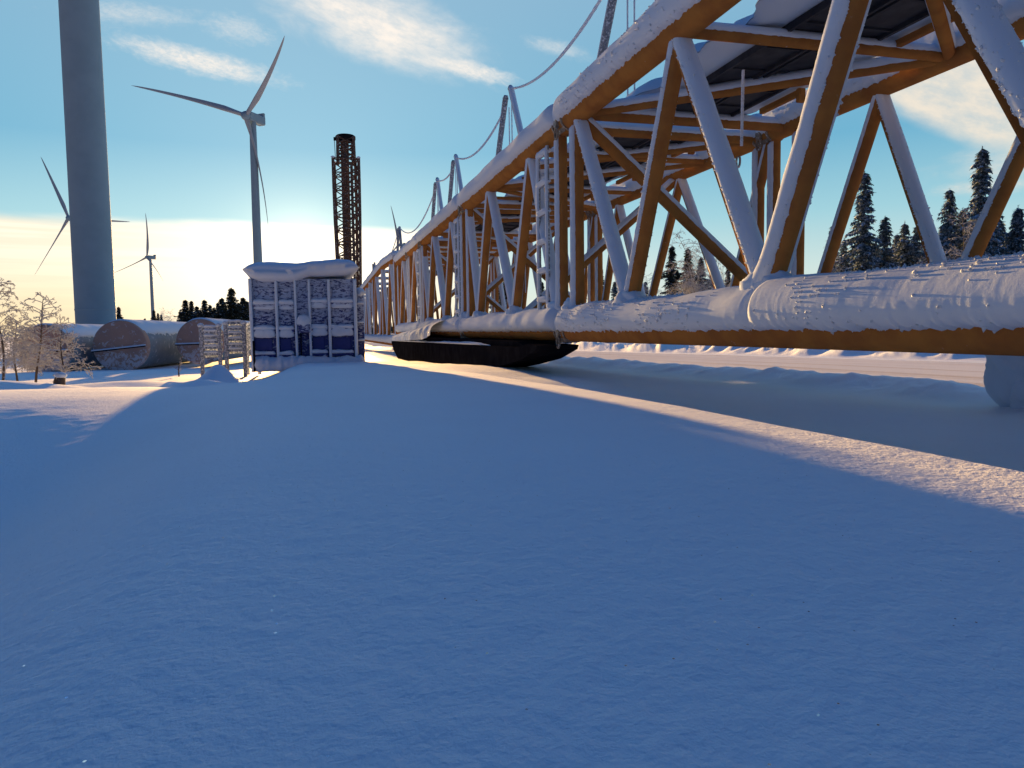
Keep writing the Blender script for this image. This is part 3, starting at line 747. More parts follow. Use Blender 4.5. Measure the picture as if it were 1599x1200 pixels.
# snow-caked block under the far tube, right edge of the photo
mb = MB(); z0_ = gz(6.35, 5.7)-0.1
mb.blob((6.35, 5.52, -0.38), (0.26, 0.28, 0.40), 93, 0.30, 56, 40, 1.6)
mb.blob((6.42, 5.40, -0.66), (0.26, 0.22, 0.26), 95, 0.35, 40, 28, 2.0)
solo('support_block', mb, M_CAP, 'snow-caked block beneath the far lower boom tube at the right edge', 'support', (6.35, 5.1, z0_))

# ------------------------------------------------------------------ blue container that hides the sun
M_BLUE = paint_mat('blue_paint_frosted', (0.018, 0.030, 0.18), (0.03, 0.045, 0.22), 0.5, 0.0, 3.0)
def blue_panel_mat():
    m, k, b = mat('blue_paint_rimed'); p = pos(k)
    sp = k.n('ShaderNodeSeparateXYZ'); k.l(p, sp.inputs[0])
    mp = k.n('ShaderNodeMapping'); k.l(p, mp.inputs['Vector']); mp.inputs['Scale'].default_value = (1, 1, 2.6)
    n = k.noise(mp.outputs[0], 11, 6, 0.7, 0.6)
    hgt = k.sstep(sp.outputs[2], -0.75, 0.9)                  # driven snow sticks thicker on the upper panels
    th = k.m('MULTIPLY_ADD', hgt, -0.15, 0.585)
    f = k.m('MULTIPLY', k.sstep(k.m('SUBTRACT', n, th), -0.02, 0.05), 0.9)
    c = k.mix(k.sstep(k.noise(p, 2.5, 3), 0.3, 0.7), (0.016, 0.028, 0.17, 1), (0.03, 0.045, 0.22, 1))
    c = k.mix(f, c, (0.54, 0.61, 0.75, 1))
    k.l(c, b.inputs['Base Color']); b.inputs['Roughness'].default_value = 0.6
    bump(k, b, f, 0.6, 0.02)
    return m
M_BLUER = blue_panel_mat()
YC = 19.5
def cx(zx, zy): q = atY(360+zx/4.997, 380+zy/4.997, YC); return q.x, q.z
def sweep_ledge(mb, xa, xb, y, z, w, h, seed, drop=0.0):
    """snow lying on a ledge: rounded in section, uneven along its length"""
    n = max(6, int((xb-xa)/0.03)); X_, U_ = np.meshgrid(np.linspace(xa, xb, n), np.linspace(0, 2*PI, 16, endpoint=False), indexing='ij')
    e = np.sqrt(np.clip(np.minimum(X_-xa, xb-X_)/(0.35*h+0.02), 0, 1))
    k_ = e*(1+0.7*(fbm(X_*5, X_*0+seed, seed, 3)-0.5))
    r_ = 1+0.25*(fbm(X_*12, np.cos(U_)*2+seed, seed+1, 3)-0.5)
    mb.grid(np.stack([X_, y-w*0.4*k_*np.cos(U_)*r_, z+h*0.5*k_*r_*(np.sin(U_)+0.55)-drop*k_], -1), close_v=True)
ct = thing('storage_container', 'blue steel ribbed container plastered with snow under a thick snow cap', 'container', (-0.2, YC+1.5, -0.8))
xl, xr = cx(150, 600)[0], cx(985, 600)[0]
zt, zb = cx(500, 275)[1], -0.95
yf = YC+0.10
mb = MB(); mb.box(((xl+xr)/2, yf+1.45, (zt+zb)/2), (xr-xl, 2.9, zt-zb), bev=0.02); part('body', mb, M_BLUER, ct, smooth=False)
ribs = [152, 355, 503, 612, 765, 968]; rw = [0.08, 0.07, 0.06, 0.055, 0.07, 0.09]
for q, w_ in zip(ribs, rw):
    x_ = cx(q+ (8 if q > 152 else 10), 600)[0]
    mb = MB(); mb.box((x_, yf-0.055, (zt+zb)/2), (w_, 0.11, zt-zb-0.01), bev=0.012); r_ = part('rib', mb, M_BLUER, ct, smooth=False)
    part('snow_cover', snow_on((x_, yf-0.09, zb), (x_, yf-0.09, zt-0.02), w_*0.45, 0.022, 78, up=np.array([0, -1.0, 0.0]), clod=0.3), M_CAP, r_)
cols = [(175, 345), (372, 492), (520, 603), (628, 755), (782, 958)]
rows = [470, 672, 868]
for ri, zy in enumerate(rows):
    for ci, (a_, b_) in enumerate(cols):
        if ci == 2: continue
        xa, z_ = cx(a_, zy+ (0 if ci < 2 else -12)); xb, _ = cx(b_, zy)
        mb = MB(); mb.box(((xa+xb)/2, yf-0.05, z_-0.045), (xb-xa+0.03, 0.10, 0.07), bev=0.01); r_ = part('rail', mb, M_BLUER, ct, smooth=False)
        mb = MB(); sweep_ledge(mb, xa-0.03, xb+0.03, yf-0.06, z_+0.0, 0.20, 0.125 if ri < 2 else 0.10, ri*7+ci)
        if ri == 0: sweep_ledge(mb, xa-0.01, xb+0.01, yf-0.05, z_-0.12, 0.13, 0.17, ri*13+ci+5)
        if ri == 1: sweep_ledge(mb, xa-0.02, xb+0.02, yf-0.06, z_-0.16, 0.20, 0.25, ri*17+ci+3)
        part('snow_cover', mb, M_CAP, r_)
        # pressed panel between rails, with its own folded edge
        zlo = z_+0.05; zhi = z_+0.42
        mb = MB(); mb.box(((xa+xb)/2, yf-0.012, (zlo+zhi)/2), (xb-xa-0.10, 0.02, zhi-zlo-0.06), bev=0.008); part('panel', mb, M_BLUE if ri == 2 else M_BLUER, ct, smooth=False)
xa, z1 = cx(528, 640); xb, z0 = cx(622, 690)
mb = MB(); mb.box(((xa+xb)/2, yf-0.12, (z0+z1)/2), (xb-xa, 0.22, z1-z0+0.06), bev=0.02); r_ = part('lock_box', mb, M_BLUER, ct, smooth=False)
mb = MB(); mb.blob(((xa+xb)/2, yf-0.13, z1+0.10), (0.175, 0.15, 0.16), 5, 0.2, 24, 16); part('snow_cover', mb, M_CAP, r_)
xa, z1 = cx(548, 700); xb, z0 = cx(632, 900)
mb = MB()
for x_ in (xa, xb): mb.box((x_, yf-0.03, (z0+z1)/2), (0.025, 0.05, z1-z0))
mb.box(((xa+xb)/2, yf-0.03, z1), (xb-xa, 0.05, 0.025)); part('door_frame', mb, M_BLACK, ct, smooth=False)
# roof snow: hangs over the front, dips in the middle
xs = np.linspace(cx(100, 300)[0], cx(1000, 300)[0], 90); us = np.linspace(0, 1, 64)
tp = [cx(a_, b_)[1] for a_, b_ in ((105, 200), (150, 168), (210, 147), (330, 146), (500, 158), (640, 142), (850, 124), (930, 134), (985, 165), (1000, 200))]
tx = [cx(a_, 200)[0] for a_ in (105, 150, 210, 330, 500, 640, 850, 930, 985, 1000)]
bt = [cx(a_, b_)[1] for a_, b_ in ((105, 230), (150, 282), (230, 312), (400, 318), (490, 314), (600, 272), (750, 268), (900, 258), (980, 225), (1000, 215))]
bx = [cx(a_, 200)[0] for a_ in (105, 150, 230, 400, 490, 600, 750, 900, 980, 1000)]
XX, UU = np.meshgrid(xs, us, indexing='ij')
T_ = np.interp(XX, tx, tp)+0.05; B_ = np.interp(XX, bx, bt)
for _ in range(4):
    T_[1:-1] = (T_[:-2]+2*T_[1:-1]+T_[2:])/4; B_[1:-1] = (B_[:-2]+2*B_[1:-1]+B_[2:])/4
ang = UU*2*PI
cy_, hy = yf+1.40, 1.72
sq = lambda c_: np.sign(c_)*np.abs(c_)**0.55
endk = np.sqrt(np.clip(np.minimum(XX-xs[0], xs[-1]-XX)/0.10, 0, 1))
midz = (T_+B_)/2; hz = (T_-B_)/2*(0.25+0.75*endk)
# underside follows the roof behind the hanging front lip
Zc = midz+hz*sq(np.sin(ang))
Yc2 = cy_-hy*sq(np.cos(ang))*(0.93+0.07*endk)
mb = MB(); mb.grid(np.stack([XX+0.03*(fbm(UU*9, XX*2, 101, 3)-0.5), Yc2+0.04*(fbm(XX*3, UU*6, 102, 3)-0.5), Zc+0.03*(fbm(XX*4, Yc2*2, 103, 3)-0.5)], -1), close_v=True, flip=True)
mb.f.append(tuple(range(64))); mb.f.append(tuple(89*64+j for j in range(64))[::-1]); mb.mi += [0, 0]
part('snow_cap', mb, M_CAP, ct)
# narrow ladder frame fixed to the right side
xa = xr+0.02; z1 = cx(1010, 400)[1]
mb = MB(); mb.box((xa+0.09, yf+0.35, (z1+zb)/2), (0.17, 0.5, z1-zb), bev=0.015); r_ = part('side_locker', mb, M_BLUER, ct, smooth=False)
mb = MB(); mb.blob((xa+0.09, yf+0.33, z1+0.06), (0.14, 0.34, 0.13), 9, 0.15, 24, 16)
part('snow_cover', mb, M_CAP, r_)
for q in (470, 620, 760):
    mb = MB(); sweep_ledge(mb, xa-0.01, xa+0.19, yf+0.08, cx(1010, q)[1], 0.12, 0.07, q); part('snow_ledge', mb, M_CAP, r_)
# snow banked against the front
mb = MB(); sweep_ledge(mb, xl-0.02, xr+0.2, yf-0.12, -0.86, 0.55, 0.34, 77); part('snow_drift', mb, M_CAP, ct)
q = atY(397, 560, 19.3); mb = MB(); mb.box((q.x, 19.3, -0.55), (0.05, 0.05, 0.75), bev=0.006)
solo('marker_post', mb, M_BLACK, 'thin dark steel post at the lower left corner of the blue container', 'post', (q.x, 19.3, -0.92), smooth=False)
q = atY(91, 587, 11.4); zg_ = gz(q.x, 11.4)
mb = MB(); mb.tube([(q.x, 11.4, zg_-0.1), (q.x+0.01, 11.4, zg_+(q.z-zg_)*0.5), (q.x+0.025, 11.4, q.z)], [0.085, 0.07, 0.055], 12)
mb2 = MB(); mb2.blob((q.x+0.025, 11.4, q.z), (0.07, 0.07, 0.045), 12, 0.25, 20, 12)
st = thing('tree_stump', 'small snow-capped stump poking out of the drift at the left', 'stump', (q.x, 11.4, zg_-0.1))
part('stump_wood', mb, M_BARK, st); part('snow_cover', mb2, M_CAP, st)

# ------------------------------------------------------------------ three big pipes with tarpaulin-covered ends
def tarp_mat():
    m, k, b = mat('brown_tarpaulin'); p = pos(k)
    n = k.noise(p, 1.6, 5, 0.6); n2 = k.noise(p, 4.5, 6, 0.7, 1.0)
    sp = k.n('ShaderNodeSeparateXYZ'); k.l(p, sp.inputs[0])
    low = k.m('SUBTRACT', 1.0, k.sstep(sp.outputs[2], -1.3, -0.3))
    c = k.mix(k.sstep(n, 0.3, 0.7), (0.54, 0.29, 0.20, 1), (0.45, 0.26, 0.20, 1))
    th = k.m('MULTIPLY_ADD', low, -0.13, 0.57)
    c = k.mix(k.m('MULTIPLY', k.sstep(k.m('SUBTRACT', n2, th), 0.0, 0.08), 0.75), c, (0.72, 0.68, 0.70, 1))
    k.l(c, b.inputs['Base Color']); b.inputs['Roughness'].default_value = 0.7
    bump(k, b, n2, 0.4, 0.05)
    return m
M_TARP = tarp_mat()
def big_pipe(px, py, Y, R, L, adir, tilt, label, seed):
    q = atY(px, py, Y); ax = Vector((math.sin(adir), math.cos(adir), 0)); sx = Vector((math.cos(adir), -math.sin(adir), 0))
    root = thing('steel_pipe', label, 'pipe', (q.x, Y, q.z-R), 'capped pipes lying in the snow')
    mb = MB(); mb.tube([q+ax*t for t in (0.05, L*0.5, L)], R*0.985, 56); part('pipe_body', mb, M_TUBE, root)
    # tarpaulin disc, slightly bulged, with a rim fold
    rr = np.concatenate([np.linspace(0.02, 0.96, 14), [0.99, 1.005, 1.012, 1.012]]); dd = np.concatenate([0.10*np.linspace(1, 0, 14)**0.8, [-0.02, -0.06, -0.2, -0.5]])
    Rr, Th = np.meshgrid(rr, np.arange(64)*2*PI/64, indexing='ij'); Dd = np.broadcast_to(dd[:, None], Rr.shape)
    Dd = Dd+0.03*(fbm(np.cos(Th)*Rr*5, np.sin(Th)*Rr*5+seed, seed, 3)-0.5)*(Rr < 0.97)
    V = np.array(q)+R*Rr[..., None]*(np.cos(Th)[..., None]*np.array(sx)+np.sin(Th)[..., None]*np.array([0, 0, 1.0]))-Dd[..., None]*np.array(ax)
    mb = MB(); mb.grid(V, close_v=True, flip=True); part('end_cover', mb, M_TARP, root)
    t = np.linspace(-1, 1, 24)
    P = [np.array(q)+np.array(sx)*R*0.99*k_+np.array([0, 0, R*(-0.10+tilt*k_)])-np.array(ax)*(0.14+0.02) for k_ in t]
    mb = MB(); mb.tube(P, 0.035, 8); s_ = part('strap', mb, M_BLACK, root)
    mb = MB(); mb.tube([p_+np.array([0, 0, 0.05]) for p_ in P], 0.04, 8); part('snow_cover', mb, M_CAP, s_)
    p0 = np.array(q+ax*0.15); p1 = np.array(q+ax*L)
    part('snow_cover', snow_on(p0, p1, R*0.985, 0.10, 62, side=0.03, clod=0.2, expo=1.2), M_CAP, root)
big_pipe(68, 545, 39, 1.10, 17, math.radians(6), 0.0, 'leftmost capped pipe, behind the frosted saplings, its end half hidden by twigs', 1)
big_pipe(187, 541, 40, 1.24, 17, math.radians(6), 0.10, 'middle capped pipe with brown tarpaulin end and slanting strap, fully visible', 2)
big_pipe(312, 534, 41, 1.15, 15, math.radians(6), 0.02, 'rightmost capped pipe, its brown end half hidden by the snowy rack', 3)

# ------------------------------------------------------------------ snowy steel rack left of the container
YR = 22.0
def rx(zx, zy, Y=YR): q = atY(140+zx/5.711, 470+zy/5.711, Y); return q.x, q.z
def rack(xa, xb, ztop, zlo, rungs, Y, label):
    root = thing('steel_rack', label, 'rack', ((xa+xb)/2, Y, zlo), 'ladder-like racks beside the container')
    for x_ in (xa, xb):
        mb = MB(); mb.box((x_, Y, (ztop+zlo)/2), (0.10, 0.10, ztop-zlo), bev=0.012); p_ = part('rack_post', mb, M_RACK, root, smooth=False)
        s_ = MB()
        s_.blob((x_, Y, ztop+0.02), (0.085, 0.085, 0.06), 4, 0.2, 16, 10); part('snow_cover', s_, M_CAP, p_)
    for z_ in rungs:
        mb = MB(); mb.box(((xa+xb)/2, Y, z_), (xb-xa-0.11, 0.06, 0.06), bev=0.01); p_ = part('rack_rung', mb, M_RACK, root, smooth=False)
        mb = MB(); mb.box(((xa+xb)/2+0.03, Y+0.38, z_-0.06), (xb-xa, 0.06, 0.07), bev=0.01); part('rack_rung', mb, M_RACK, root, smooth=False)
        s_ = MB(); sweep_ledge(s_, xa+0.04, xb-0.04, Y-0.01, z_+0.045, 0.11, 0.07, int(abs(z_)*90)); part('snow_cover', s_, M_CAP, p_)
x1, zt1 = rx(990, 225); x2, _ = rx(1152, 210)
rack(x1, x2, zt1, -1.25, [rx(0, v)[1] for v in (262, 300, 345, 388, 440, 500)], YR, 'left ladder-like snowy rack with the longest leg, in front of the right pipe')
x1, zt1 = rx(1210, 205); x2, _ = rx(1372, 205)
rack(x1, x2, zt1, -1.2, [rx(0, v)[1] for v in (212, 268, 318, 368, 425, 470)], YR, 'middle ladder-like snowy rack between the other rack and the container')
x1, zt1 = rx(1395, 215, 23.2); x2, _ = rx(1500, 215, 23.2)
rack(x1, x2, zt1, -1.2, [rx(0, v, 23.2)[1] for v in (235, 270, 310, 350, 395, 440)], 23.2, 'snowy rack half hidden behind the left edge of the blue container')

# ------------------------------------------------------------------ standing lattice mast
mast = thing('lattice_mast', 'tall dark rusty lattice mast standing upright behind the blue container', 'mast', (3.6, 80, gz(3.6, 80)))
zt_m = 17.6; zg = gz(3.6, 80)-0.2
cs = [(2.45, 79.2), (4.95, 79.0), (4.75, 81.4), (2.65, 81.6)]
def at_h(c, z, top): 
    f = (z-zg)/(zt_m-zg); s_ = 0.80+0.22*min(f*1.3, 1)
    return (3.68+(c[0]-3.68)*s_, 80.3+(c[1]-80.3)*s_, z)
for c_ in cs:
    mb = MB(); mb.tube([at_h(c_, z, 0) for z in np.linspace(zg, zt_m, 8)], 0.15, 10); part('mast_leg', mb, M_MAST, mast)
for i in range(4):
    a_, b_ = cs[i], cs[(i+1) % 4]; mb = MB(); z = 0.0; k_ = 0
    zz = np.linspace(zg, zt_m, 15)
    for z0, z1 in zip(zz[:-1], zz[1:]):
        mb.tube([at_h(a_, z0, 0), at_h(b_, z1, 0)], 0.062, 6); mb.tube([at_h(b_, z0, 0), at_h(a_, z1, 0)], 0.055, 6)
        mb.tube([at_h(a_, z1, 0), at_h(b_, z1, 0)], 0.07, 6)
    part('mast_lacing', mb, M_MAST, mast)
mb = MB(); mb.tube([(3.62, 80.1, zg), (3.66, 80.1, 19.6)], 0.42, 14); part('center_column', mb, M_MAST, mast)
mb = MB()
for q in np.arange(zg, 17, 0.9): mb.tube([(3.9, 79.4, q), (4.55, 79.3, q+0.5)], 0.06, 6)
mb.tube([(4.25, 79.3, zg), (4.25, 79.3, 17.3)], 0.14, 8); part('cable_ladder', mb, M_MAST, mast)
mb = MB(); tc_ = [(2.9, 79.5), (4.6, 79.5), (4.55, 81.1), (2.95, 81.1)]
for c_ in tc_: mb.tube([(c_[0], c_[1], zt_m-0.3), (3.75+(c_[0]-3.75)*0.93, c_[1], 19.9)], 0.15, 8)
for i in range(4):
    a_, b_ = tc_[i], tc_[(i+1) % 4]
    for z0, z1 in ((17.4, 18.3), (18.3, 19.2), (19.2, 19.9)): mb.tube([(*a_, z0), (*b_, z1)], 0.09, 6); mb.tube([(*b_, z0), (*a_, z1)], 0.09, 6)
part('mast_head', mb, M_MAST, mast)
mb = MB(); mb.tube([(3.78, 80.3, 19.55), (3.78, 80.3, 19.75), (3.78, 80.3, 20.05), (3.78, 80.3, 20.15)], [0.86, 1.02, 1.02, 0.9], 18); part('head_cap', mb, M_BLACK, mast)
mb = MB(); mb.box((2.75, 80, 19.7), (0.35, 0.3, 0.3)); mb.tube([(2.65, 80, 19.7), (2.7, 80, 17.7)], 0.03, 6); part('side_bracket', mb, M_BLACK, mast)
for c_ in cs:
    mb = MB(); mb.blob((*at_h(c_, zt_m, 0)[:2], zt_m+0.1), (0.2, 0.2, 0.12), 3, 0.2, 12, 8); part('snow_cover', mb, M_CAP, mast)

# ------------------------------------------------------------------ wind turbines
def turbine(px, py, D, R, ndir, tilt, phase, cone, label, zbase=-3.0, rb=2.15, rt=1.5):
    d = ray(px, py); hub = d*(D/math.hypot(d.x, d.y)); hub = Vector(hub)
    view = Vector((d.x, d.y, 0)).normalized(); right = Vector((view.y, -view.x, 0))
    nh = (-view*math.cos(ndir)-right*math.sin(ndir)).normalized(); up = Vector((0, 0, 1))
    n = nh*math.cos(tilt)+up*math.sin(tilt)                               # rotor faces this way
    z_ = zbase; tow = hub-nh*5.0
    root = thing('wind_turbine', label, 'wind turbine', (tow.x, tow.y, z_), 'wind turbines')
    mb = MB(); mb.tube([(tow.x, tow.y, z_+(hub.z-1.6-z_)*t) for t in (0, 0.3, 0.6, 1)], [rb, rb*0.95, rb*0.85, rt], 40); part('tower', mb, M_TOWER, root)
    e1 = (up-n*n.z).normalized(); e2 = -n.cross(e1)
    # nacelle with cooler on its back
    B = np.array([list(-nh.cross(up)), list(nh), list(up)]).T
    mb = MB(); mb.box(tuple(hub-nh*6.6+up*0.3), (4.0, 11.0, 4.0), B, bev=0.5); mb.box(tuple(hub-nh*11.3+up*2.9), (3.6, 1.0, 1.8), B, bev=0.1)
    part('nacelle', mb, M_TOWER, root, smooth=False)
    mb = MB(); P = [hub+n*t for t in (-1.4, -0.6, 0.6, 1.6, 2.2)]; mb.tube(P, [1.9, 2.0, 1.9, 1.2, 0.2], 20); part('hub', mb, M_TOWER, root)
    for kk in range(3):
        a_ = phase+kk*2*PI/3
        rad = e1*math.cos(a_)+e2*math.sin(a_)
        tang = n.cross(rad)
        ts = np.linspace(0, 1, 30); V = []
        for t in ts:
            c_ = hub+rad*(1.2+(R-1.2)*t)+n*(cone*R*(0.35*t+0.65*t*t))
            ch = np.interp(t, [0, 0.04, 0.2, 0.5, 0.8, 0.95, 1.0], [2.0, 2.0, 3.0, 2.0, 1.2, 0.65, 0.1])*R/52
            thk = np.interp(t, [0, 0.04, 0.2, 0.5, 1.0], [2.2, 2.1, 1.1, 0.55, 0.06])*R/52
            tw = math.radians(np.interp(t, [0, 0.2, 0.6, 1.0], [55, 48, 40, 36]))
            cd = tang*math.cos(tw)+n*math.sin(tw); td = n*math.cos(tw)-tang*math.sin(tw)
            for q in np.arange(14)*2*PI/14:
                V.append(c_+cd*(math.cos(q)*ch/2-ch*0.15)+td*(math.sin(q)*thk/2*(1+0.5*math.cos(q))))
        mb = MB(); mb.grid(np.array([list(v) for v in V]).reshape(30, 14, 3), close_v=True); part('blade', mb, M_BLADE, root)
# second turbine: the whole rotor shows
turbine(383, 181, 365, 48.4, 0.663, -0.40, 0.934, 0.279, 'whole wind turbine with its rotor turned left, between the thick tower and the mast')
turbine(107, 341, 650, 50.7, 0.682, 0.041, 1.661, 0.01, 'wind turbine mostly hidden behind the thick near tower, blade tips showing both sides')
turbine(229, 402, 1000, 50.9, 0.883, 0.083, 0.147, 0.181, 'small distant wind turbine right of the thick tower, above the middle pipe')
turbine(622, 383, 1000, 52, 0.75, 0.05, -0.16, 0.12, 'tiny distant wind turbine peeping over the far end of the boom')
# near turbine: only its tower rises through the frame
q = atY(143, 505, 95)
nt = thing('wind_turbine', 'nearest wind turbine, thick pale grey tower cut off by the top of the frame', 'wind turbine', (q.x, 96.9, gz(q.x, 96.9)-0.5), 'wind turbines')
mb = MB(); mb.tube([(q.x, 96.9, t) for t in (-3, 1, 1.05, 40, 80, 105)], [2.15, 2.13, 2.12, 2.02, 1.75, 1.5], 72); part('tower', mb, M_TOWER, nt)
mb = MB(); mb.tube([(q.x, 96.9, t) for t in (2.9, 2.96, 3.1, 3.16)], [2.125, 2.15, 2.15, 2.12], 72); part('tower_flange', mb, M_TOWER, nt)

# ------------------------------------------------------------------ snow-laden spruces
def spruce_meshes(seed, H=10.0, R=1.55, dens=1.0, snow=1.0, bare_low=0.0, needle=None):
    rg = np.random.default_rng(seed)
    tr = MB(); tr.tube([(0, 0, H*t) for t in (0, 0.3, 0.7, 1.0)], [0.15, 0.12, 0.06, 0.012], 8)
    cv, cf, sv, sf = [], [], [], []
    z = H*(0.05+bare_low)
    def quad(Vl, Fl, c, u, v):
        i = len(Vl); Vl += [c-u-v*0.25, c+u-v*0.25, c+u*0.45+v, c-u*0.45+v]; Fl.append((i, i+1, i+2, i+3))
    while z < H*0.985:
        f = z/H
        Lm = R*((1-f)**0.85)*(0.9+0.25*math.sin(z*2.1+seed))+0.10
        nb = max(4, int((5+6*(1-f))*dens)); a0 = rg.uniform(0, 6.28)
        for b in range(nb):
            if rg.random() < 0.07: continue
            a = a0+b*2*PI/nb+rg.normal(0, 0.22); L = Lm*rg.uniform(0.62, 1.22)
            dr = np.array([math.cos(a), math.sin(a), 0]); sd = np.array([-dr[1], dr[0], 0])
            droop = rg.uniform(0.35, 0.75)*(0.55+0.6*(1-f))
            ns = max(3, int(L/0.13*dens))
            zz = z+rg.normal(0, 0.06)
            pv = None
            for q in range(ns):
                t = (q+0.5)/ns
                P = dr*L*t+np.array([0, 0, zz+L*(0.12*t-droop*t**1.35+0.20*max(0, t-0.75))])
                w = (0.10+0.16*math.sin(PI*min(1, t*1.1))**0.7)*min(1.0, 0.35+L*0.5)
                for sg in (-1, 1):
                    for r_ in range(3):
                        u = (dr*rg.uniform(0.2, 0.6)+sd*sg*rg.uniform(0.4, 0.9)); u /= np.linalg.norm(u)
                        c = P+sd*sg*w*rg.uniform(0.1, 0.8)+rg.normal(0, 0.02, 3)
                        quad(cv, cf, c, np.cross(u, [0, 0, 1])*0.05+np.array([0, 0, 0.02]), u*rg.uniform(0.12, 0.26)+np.array([0, 0, -rg.uniform(0.04, 0.22)]))
                if rg.random() < 0.78*snow:      # pillow of snow on the spray
                    k = len(sv); wd = w*rg.uniform(0.55, 1.15); ln = L/ns*rg.uniform(0.6, 1.1); h = rg.uniform(0.03, 0.10)
                    sl = np.array([0, 0, -droop*1.2*t**0.35])*ln
                    top = P+np.array([0, 0, h+0.015])
                    ring = [P-dr*ln-sl, P+sd*wd-np.array([0, 0, 0.05]), P+dr*ln+sl, P-sd*wd-np.array([0, 0, 0.05])]
                    sv += [top]+ring; sf += [(k, k+1, k+2), (k, k+2, k+3), (k, k+3, k+4), (k, k+4, k+1)]
        z += (0.17+0.17*(1-f))*rg.uniform(0.8, 1.2)/max(0.6, dens)
    for q in range(26):                           # leader
        a = rg.uniform(0, 6.28); zz = H*(0.97+0.035*rg.random()); u = np.array([math.cos(a), math.sin(a), 0.4])
        quad(cv, cf, np.array([0, 0, zz]), np.cross(u, [0, 0, 1])*0.02, u*0.09)
    c = MB(); c.add(cv, cf); s = MB(); s.add(sv, sf)
    return (tr.mesh('trunk', M_BARK), c.mesh('crown', needle or M_NEEDLE, smooth=False), s.mesh('snow_load', M_TREESNOW))
PROTO = {'a': spruce_meshes(1, R=1.75, snow=1.15), 'b': spruce_meshes(2, R=2.2, snow=1.15), 'c': spruce_meshes(3, R=1.6, dens=1.15, snow=1.1), 'd': spruce_meshes(4, R=2.5, snow=1.28),
         'e': spruce_meshes(5, R=2.0, snow=0.6, needle=M_DARKWOOD), 'f': spruce_meshes(6, R=2.9, dens=1.1, snow=0.35, needle=M_DARKWOOD)}
def spruce(px, py, D, kind, label, wide=1.0, group='snowy spruces', rot=None):
    """base point found from the direction of the top pixel and the horizontal distance"""
    d = ray(px, py); d = d*(D/math.hypot(d.x, d.y)); z0 = gz(d.x, d.y)-0.1
    h = d.z-z0
    o = bpy.data.objects.new('spruce_tree', None); COL.objects.link(o)
    o.location = (d.x, d.y, z0); k = h/10.0; o.scale = (k*wide, k*wide, k)
    o.rotation_euler = (0, 0, rng.uniform(0, 6.28) if rot is None else rot)
    tag(o, label, 'spruce', group)
    for nm, me in zip(('trunk', 'crown', 'snow_load'), PROTO[kind]):
        c = bpy.data.objects.new(nm, me); COL.objects.link(c); c.parent = o
    return o
G1 = 'spruces beyond the road on the right'
spruce(1350, 268, 60, 'a', 'tall pointed snowy spruce in the open gap right of the steep near brace', 1.08, G1)
spruce(1382, 338, 62, 'a', 'smaller spruce just right of the tall spruce in the open gap', 1.15, G1)
spruce(1318, 372, 64, 'd', 'low rounded snow-smothered spruce left of the tall spruce in the open gap', 1.0, G1)
spruce(1301, 352, 66, 'b', 'spruce half hidden behind the thin brace left of the tall spruce', 1.0, G1)
spruce(1413, 346, 64, 'd', 'bushy spruce left of the snow-coated brace, taller of its close pair', 1.05, G1)
spruce(1432, 353, 66, 'b', 'bushy spruce touching the left side of the snow-coated brace at right', 1.0, G1)
spruce(1401, 366, 67, 'b', 'short spruce between the smaller pointed spruce and the bushy pair', 1.1, G1)
spruce(1483, 296, 58, 'b', 'spruce immediately right of the snow-coated brace at right', 0.95, G1)
spruce(1503, 326, 63, 'c', 'slim spruce between the two tallest spruces near the right edge', 1.1, G1)
spruce(1534, 230, 58, 'a', 'tallest spruce, with a narrow spire, near the right edge', 1.05, G1)
spruce(1553, 305, 61, 'b', 'spruce peeping over the right shoulder of the tallest spruce', 1.0, G1)
spruce(1590, 322, 60, 'c', 'spruce at the right edge behind the orange brace', 1.15, G1)
spruce(1518, 352, 66, 'd', 'low snowy spruce at the left foot of the tallest spruce', 1.0, G1)
spruce(1462, 372, 70, 'd', 'low snowy spruce behind the snow-coated brace at right', 1.0, G1)
for i, (px, py) in enumerate(((1296, 388), (1329, 392), (1368, 378), (1395, 384), (1424, 378), (1449, 366), (1474, 350), (1494, 356), (1509, 372), (1527, 340), (1544, 356), (1563, 345), (1578, 362), (1340, 398), (1386, 396))):
    spruce(px, py, 72+4*(i % 4), 'bdd'[i % 3], 'low snowy spruce in the undergrowth between the taller spruces on the right', 1.15, 'low spruces filling the wood edge on the right')
G2 = 'dark spruces seen through the boom'
spruce(1049, 384, 62, 'e', 'dark pointed spruce behind the bowed birch, left one of the pair', 1.15, G2)
spruce(1074, 388, 62, 'e', 'dark pointed spruce behind the bowed birch, right one of the pair', 1.2, G2)
spruce(1094, 402, 66, 'e', 'small dark spruce left of the snow-coated far brace, beside the birch', 1.2, G2)
spruce(1115, 405, 70, 'e', 'small dark spruce just right of the snow-coated far brace, beside the birch', 1.0, G2)
spruce(1137, 416, 72, 'e', 'small dark spruce below the long slanting section brace', 1.0, G2)
for i, (px, py) in enumerate(((938, 418), (1008, 440), (846, 440), (868, 420), (790, 415), (776, 430), (905, 432), (960, 440))):
    spruce(px, py, 75+5*(i % 3), 'eb'[i % 2], 'dark spruce glimpsed through the crowded braces in the middle of the boom', 1.1, 'spruces glimpsed through the middle of the boom')
G3 = 'spruces on the left horizon'
spruce(185, 479, 150, 'f', 'lone small dark spruce between the thick tower and the small turbine', 1.1, G3)
spruce(240, 484, 165, 'f', 'tallest of the three tiny spruces right of the small turbine tower', 1.0, G3)
spruce(246.5, 489, 165, 'e', 'middle of the three tiny spruces right of the small turbine tower', 1.1, G3)
spruce(251.5, 491, 165, 'f', 'right one of the three tiny spruces right of the small turbine tower', 1.0, G3)
spruce(226, 497, 180, 'f', 'tiny spruce touching the left side of the small turbine tower', 1.0, G3)
spruce(361, 449, 135, 'f', 'tallest dark spruce of the clump left of the container, with a bare spire', 1.45, G3)
